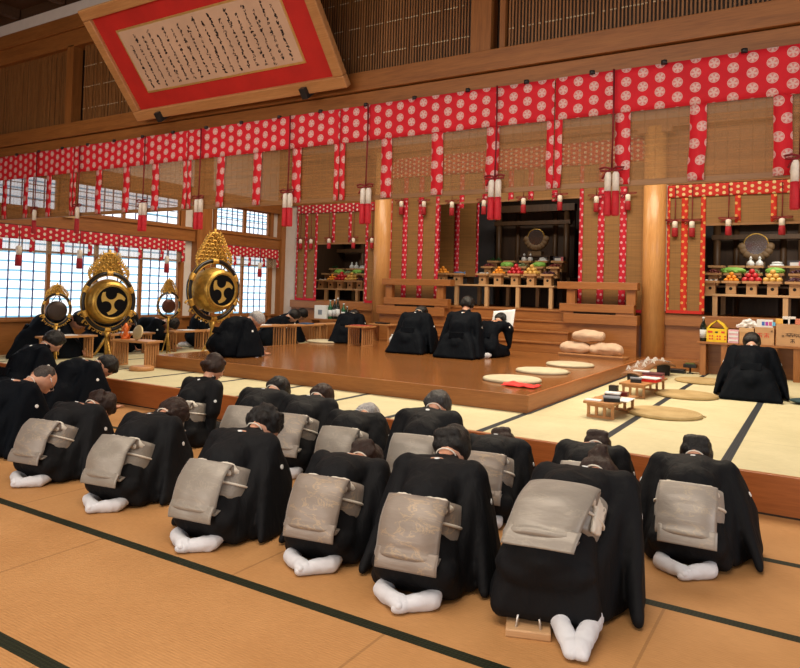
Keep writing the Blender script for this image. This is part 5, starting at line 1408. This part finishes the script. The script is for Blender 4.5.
# ------------------------------------------------------------ the congregation
WL = [  # front row of women, from the right
 dict(l='woman in black kimono nearest the camera, bowing low from a wooden kneeling stool', x=-1.08, y=3.18, rz=10, lat=15, t1=43, fx=.13, th=64, hp=100, hair='bun', hc='brown', obi=3, sc=1.05, seat=.13, vox=.012, reach=.20, sleeve=1.15),
 dict(l='woman in black kimono in the front row with gold-flecked obi, second from the right', x=-1.74, y=3.11, rz=10, th=44, hp=74, hy=-12, hair='updo', hc='black', obi=2, sc=1.03),
 dict(l='woman in the front row, third from the right, bowing low with gold-flecked grey obi', x=-2.39, y=3.17, rz=10, th=66, hp=98, hy=-14, hair='updo', hc='brown', obi=2, sc=.99, reach=.16),
 dict(l='curly-haired woman in black kimono in the front row with rounded silver obi', x=-3.13, y=3.02, rz=8, th=43, hp=75, hy=-16, hair='curly', hc='black', obi=3, sc=1.0),
 dict(l='woman with dark bobbed hair in the front row, second from the left among the women', x=-4.15, y=3.13, rz=10, th=48, hp=82, hy=-8, hair='bob', hc='brown', obi=3, sc=.98),
 dict(l='woman in black kimono leftmost in the front row, beside the balding man', x=-5.08, y=3.15, rz=10, th=55, hp=89, hy=-16, hair='updo', hc='brown', obi=0, sc=.97),
 # second row
 dict(l='woman in black kimono alone at the far right, pale silver obi', x=-.64, y=4.32, rz=4, th=54, hp=84, hair='updo', hc='black', obi=1, sc=.99, elb=.05),
 dict(l='woman bowing at the dais edge, hidden behind the nearest woman', x=-1.28, y=4.46, rz=8, th=62, hp=96, hair='updo', hc='brown', obi=1, sc=.97),
 dict(l='woman in the second row seen between the two rightmost front women, gold-flecked obi', x=-1.93, y=4.33, rz=10, th=68, hp=102, hy=-10, hair='updo', hc='brown', obi=2, sc=.96),
 dict(l='woman in the second row with the highest head, wide pale grey obi', x=-2.50, y=4.38, rz=12, th=43, hp=76, hy=-12, hair='short', hc='salt', obi=3, sc=1.04),
 dict(l='grey-haired woman bowing in the second row', x=-3.17, y=4.38, rz=12, th=60, hp=94, hy=-10, hair='short', hc='grey', obi=3, sc=.97),
 dict(l='woman in the second row with patterned obi, left of the grey-haired woman', x=-3.74, y=4.46, rz=12, th=51, hp=84, hy=-10, hair='short', hc='brown', obi=0, sc=1.02),
 dict(l='dark-haired woman of the second row behind the curly-haired woman', x=-4.27, y=4.47, rz=12, th=48, hp=82, hy=-12, hair='short', hc='black', obi=3, sc=1.02),
 dict(l='young woman sitting upright in the second row, turned to her right', x=-5.16, y=4.58, rz=4, th=32, hp=34, hy=-14, hair='updo', hc='brown', obi=3, sc=.95, hands='lap'),
]
for d in WL:
    l = d.pop('l'); x = d.pop('x'); y = d.pop('y'); person(l, x, y, **d)
# men on the floor at the left
person('balding man with glasses and grey hair bowing at the left edge', -6.22, 3.22, rz=0, th=50, hp=72, hy=-14, sex='m', hair='balding', hc='dim', glasses=True, sc=1.08)
person('dark-haired man bowing with his hands by the dais front', -7.50, 4.72, rz=-8, th=60, hp=92, hy=-10, sex='m', hair='short', hc='black', sc=1.10, flare=.02, reach=.2)
person('dark-haired man leaning forward behind the balding man', -8.62, 4.85, rz=-4, th=36, hp=58, hy=-12, sex='m', hair='short', hc='black', sc=1.10, flare=.02)
# stage and dais
person('grey-haired man bowing at the left end of the stage', -7.66, 7.44, ZS, rz=-16, th=56, hp=78, hy=-8, sex='m', hair='short', hc='grey', sc=1.06, feet=0, vox=.016)
person('man in black formal robe kneeling on the stage, left of two', -6.02, 10.20, ZS, rz=8, th=36, hp=82, hair='short', hc='black', sex='m', sc=1.10, flare=.045, vox=.018, elb=.04)
person('man in black formal robe kneeling upright in the middle of the stage', -5.02, 10.10, ZS, rz=6, th=24, hp=36, hair='short', hc='black', sex='m', sc=1.12, flare=.05, vox=.018)
person('person in black bending over a white sheet right of the upright man', -4.74, 10.55, ZS, rz=-4, th=42, hp=70, hair='short', hc='black', sex='m', sc=1.0, hands='read', vox=.018)
pm = MB()
pm.sheet(lambda u, v: Vector(((u-.5)*.42, .04*math.sin(u*5)+.10*v, .30*v+.05*u)), 14, 8)
tag(pm.build('white_paper_sheet', WP, None, recalc=False, solid=.004, loc=(-4.66,11.0,.92)), 'white curled paper sheet held up by the person on the stage', 'paper')
person('man in black robe bowing on the right mats before the shelf', -.74, 9.80, ZD, rz=4, th=44, hp=62, hair='short', hc='black', sex='m', sc=1.10, flare=.06, vox=.018, elb=.05)
tag(MB().hull([((0,0,.04),(.20,.14,.035)),((.5,.1,.04),(.2,.14,.035))]).build('floor_cushion', plain('teal_cloth', (.015,.05,.06), .8, bmp=.2), None, loc=(-.12,9.75,ZD)), 'dark teal cushion on the mats right of the bowing man', 'cushion')
# musicians by the window wall
person('musician bowing deeply at the far left before the windows', -10.95, 6.45, ZD, rz=-35, th=62, hp=86, sex='m', hair='short', hc='black', sc=1.28, vox=.018, flare=.03)
person('musician bowing behind the left drum', -11.05, 7.62, ZD, rz=-20, th=56, hp=80, sex='m', hair='short', hc='black', sc=1.15, vox=.018)
person('musician bowing low between the left drum and the brown gong', -11.0, 8.50, ZD, rz=-40, th=66, hp=92, sex='m', hair='short', hc='black', sc=1.12, vox=.018)
person('musician sitting behind the largest drum with head slightly bowed', -10.75, 9.72, ZD, rz=-40, th=16, hp=42, sex='m', hair='short', hc='black', sc=1.12, hands='lap', vox=.018)
person('dark-haired person bowing behind the grey-haired man', -9.80, 10.75, ZD, rz=-35, th=46, hp=66, sex='m', hair='short', hc='black', sc=1.10, vox=.018)
person('dark-haired person bowing over the slatted tables at the corner post', -10.6, 11.95, ZD, rz=-35, th=46, hp=76, sex='m', hair='short', hc='black', sc=1.12, vox=.018)
person('person in black bowing before the sake bottles', -8.02, 11.1, ZS, rz=20, th=58, hp=84, sex='m', hair='short', hc='black', sc=1.05, vox=.018, flare=.03)
person('person in black crouching to the right of the sake bottles', -7.98, 12.35+.15, ZS, rz=-80, th=60, hp=80, sex='m', hair='short', hc='black', sc=.9, vox=.018) if 0 else None

# kneeling stool of the nearest woman
ks = empty('kneeling_stool', (-1.12,3.03,0), rad(20), 'small wooden folding kneeling stool with metal struts under the nearest woman', 'stool')
MB().box(-.10,.10,-.09,.09,0,.035).build('base', wood('stool_wood', (.50,.29,.14), (.62,.38,.20), 'x', .4), ks, .006); MB().box(-.09,.09,.02,.20,.13,.165).build('seat_pad', plain('black_pad', (.01,.01,.012), .7, bmp=.2), ks, .012)
for sx in (-1,1): MB().tube([(sx*.055,-.06,.03),(sx*.035,.04,.14)], .006, 8).build('strut', plain('steel_strut', (.55,.53,.50), .3, .9, bmp=0), ks)
for sx in (-1,1): MB().lathe([(.011,-.094),(.011,-.088)], (sx*.055,0,.02), 10, Matrix.Rotation(0,3,'X')).build('screw', MATS['steel_strut'], ks) if 0 else None
# ------------------------------------------------------------ light
def area(name, loc, rot, sx, sy, power, col, spread=PI):
    l = bpy.data.lights.new(name, 'AREA'); l.shape = 'RECTANGLE'; l.size = sx; l.size_y = sy; l.energy = power; l.color = col; l.spread = spread
    o = bpy.data.objects.new(name, l); COL.objects.link(o); o.location = loc; o.rotation_euler = rot; return o
area('ceiling_lamp', (-1.5, 1.0, 5.1), (0,0,0), 5, 3, 190, (1.0,.87,.72), rad(150))
area('ceiling_lamp', (-6.5, 2.5, 5.1), (0,0,0), 4, 3, 65, (1.0,.87,.72), rad(140))
area('hall_lamp', (-2.2, 9.0, 5.9), (0,0,0), 5, 3.5, 430, (1.0,.86,.66), rad(160))
area('hall_lamp', (-7.5, 9.5, 5.9), (0,0,0), 4, 3.5, 230, (1.0,.86,.66), rad(160))
for x, y, p in ((-5.7,13.7,26),(-.6,13.6,34),(-10.2,13.7,16)): area('altar_lamp', (x, y, 4.35 if x > -8 and x < -3 else 3.5), (rad(12),0,0), 1.6, .3, p, (1.0,.88,.72))
area('cool_light_right', (5.9, 2.5, 2.0), (0,rad(90),0), 3, 5, 130, (.90,.95,1.0))  # cool area light just inside the unbroken right wall
area('rear_fill', (-3.0, -3.9, 2.6), (rad(90),0,0), 8, 3, 300, (1.0,.93,.84))  # added fill from behind, brightens lintel wall and backs; no window there
w = bpy.data.worlds.new('world'); SC.world = w; w.use_nodes = True
w.node_tree.nodes['Background'].inputs[0].default_value = (.80,.86,1,1); w.node_tree.nodes['Background'].inputs[1].default_value = .15
SC.view_settings.view_transform = 'Standard'; SC.view_settings.look = 'None'; SC.view_settings.gamma = 1; SC.view_settings.use_curve_mapping = False
SC.view_settings.exposure = 0.15
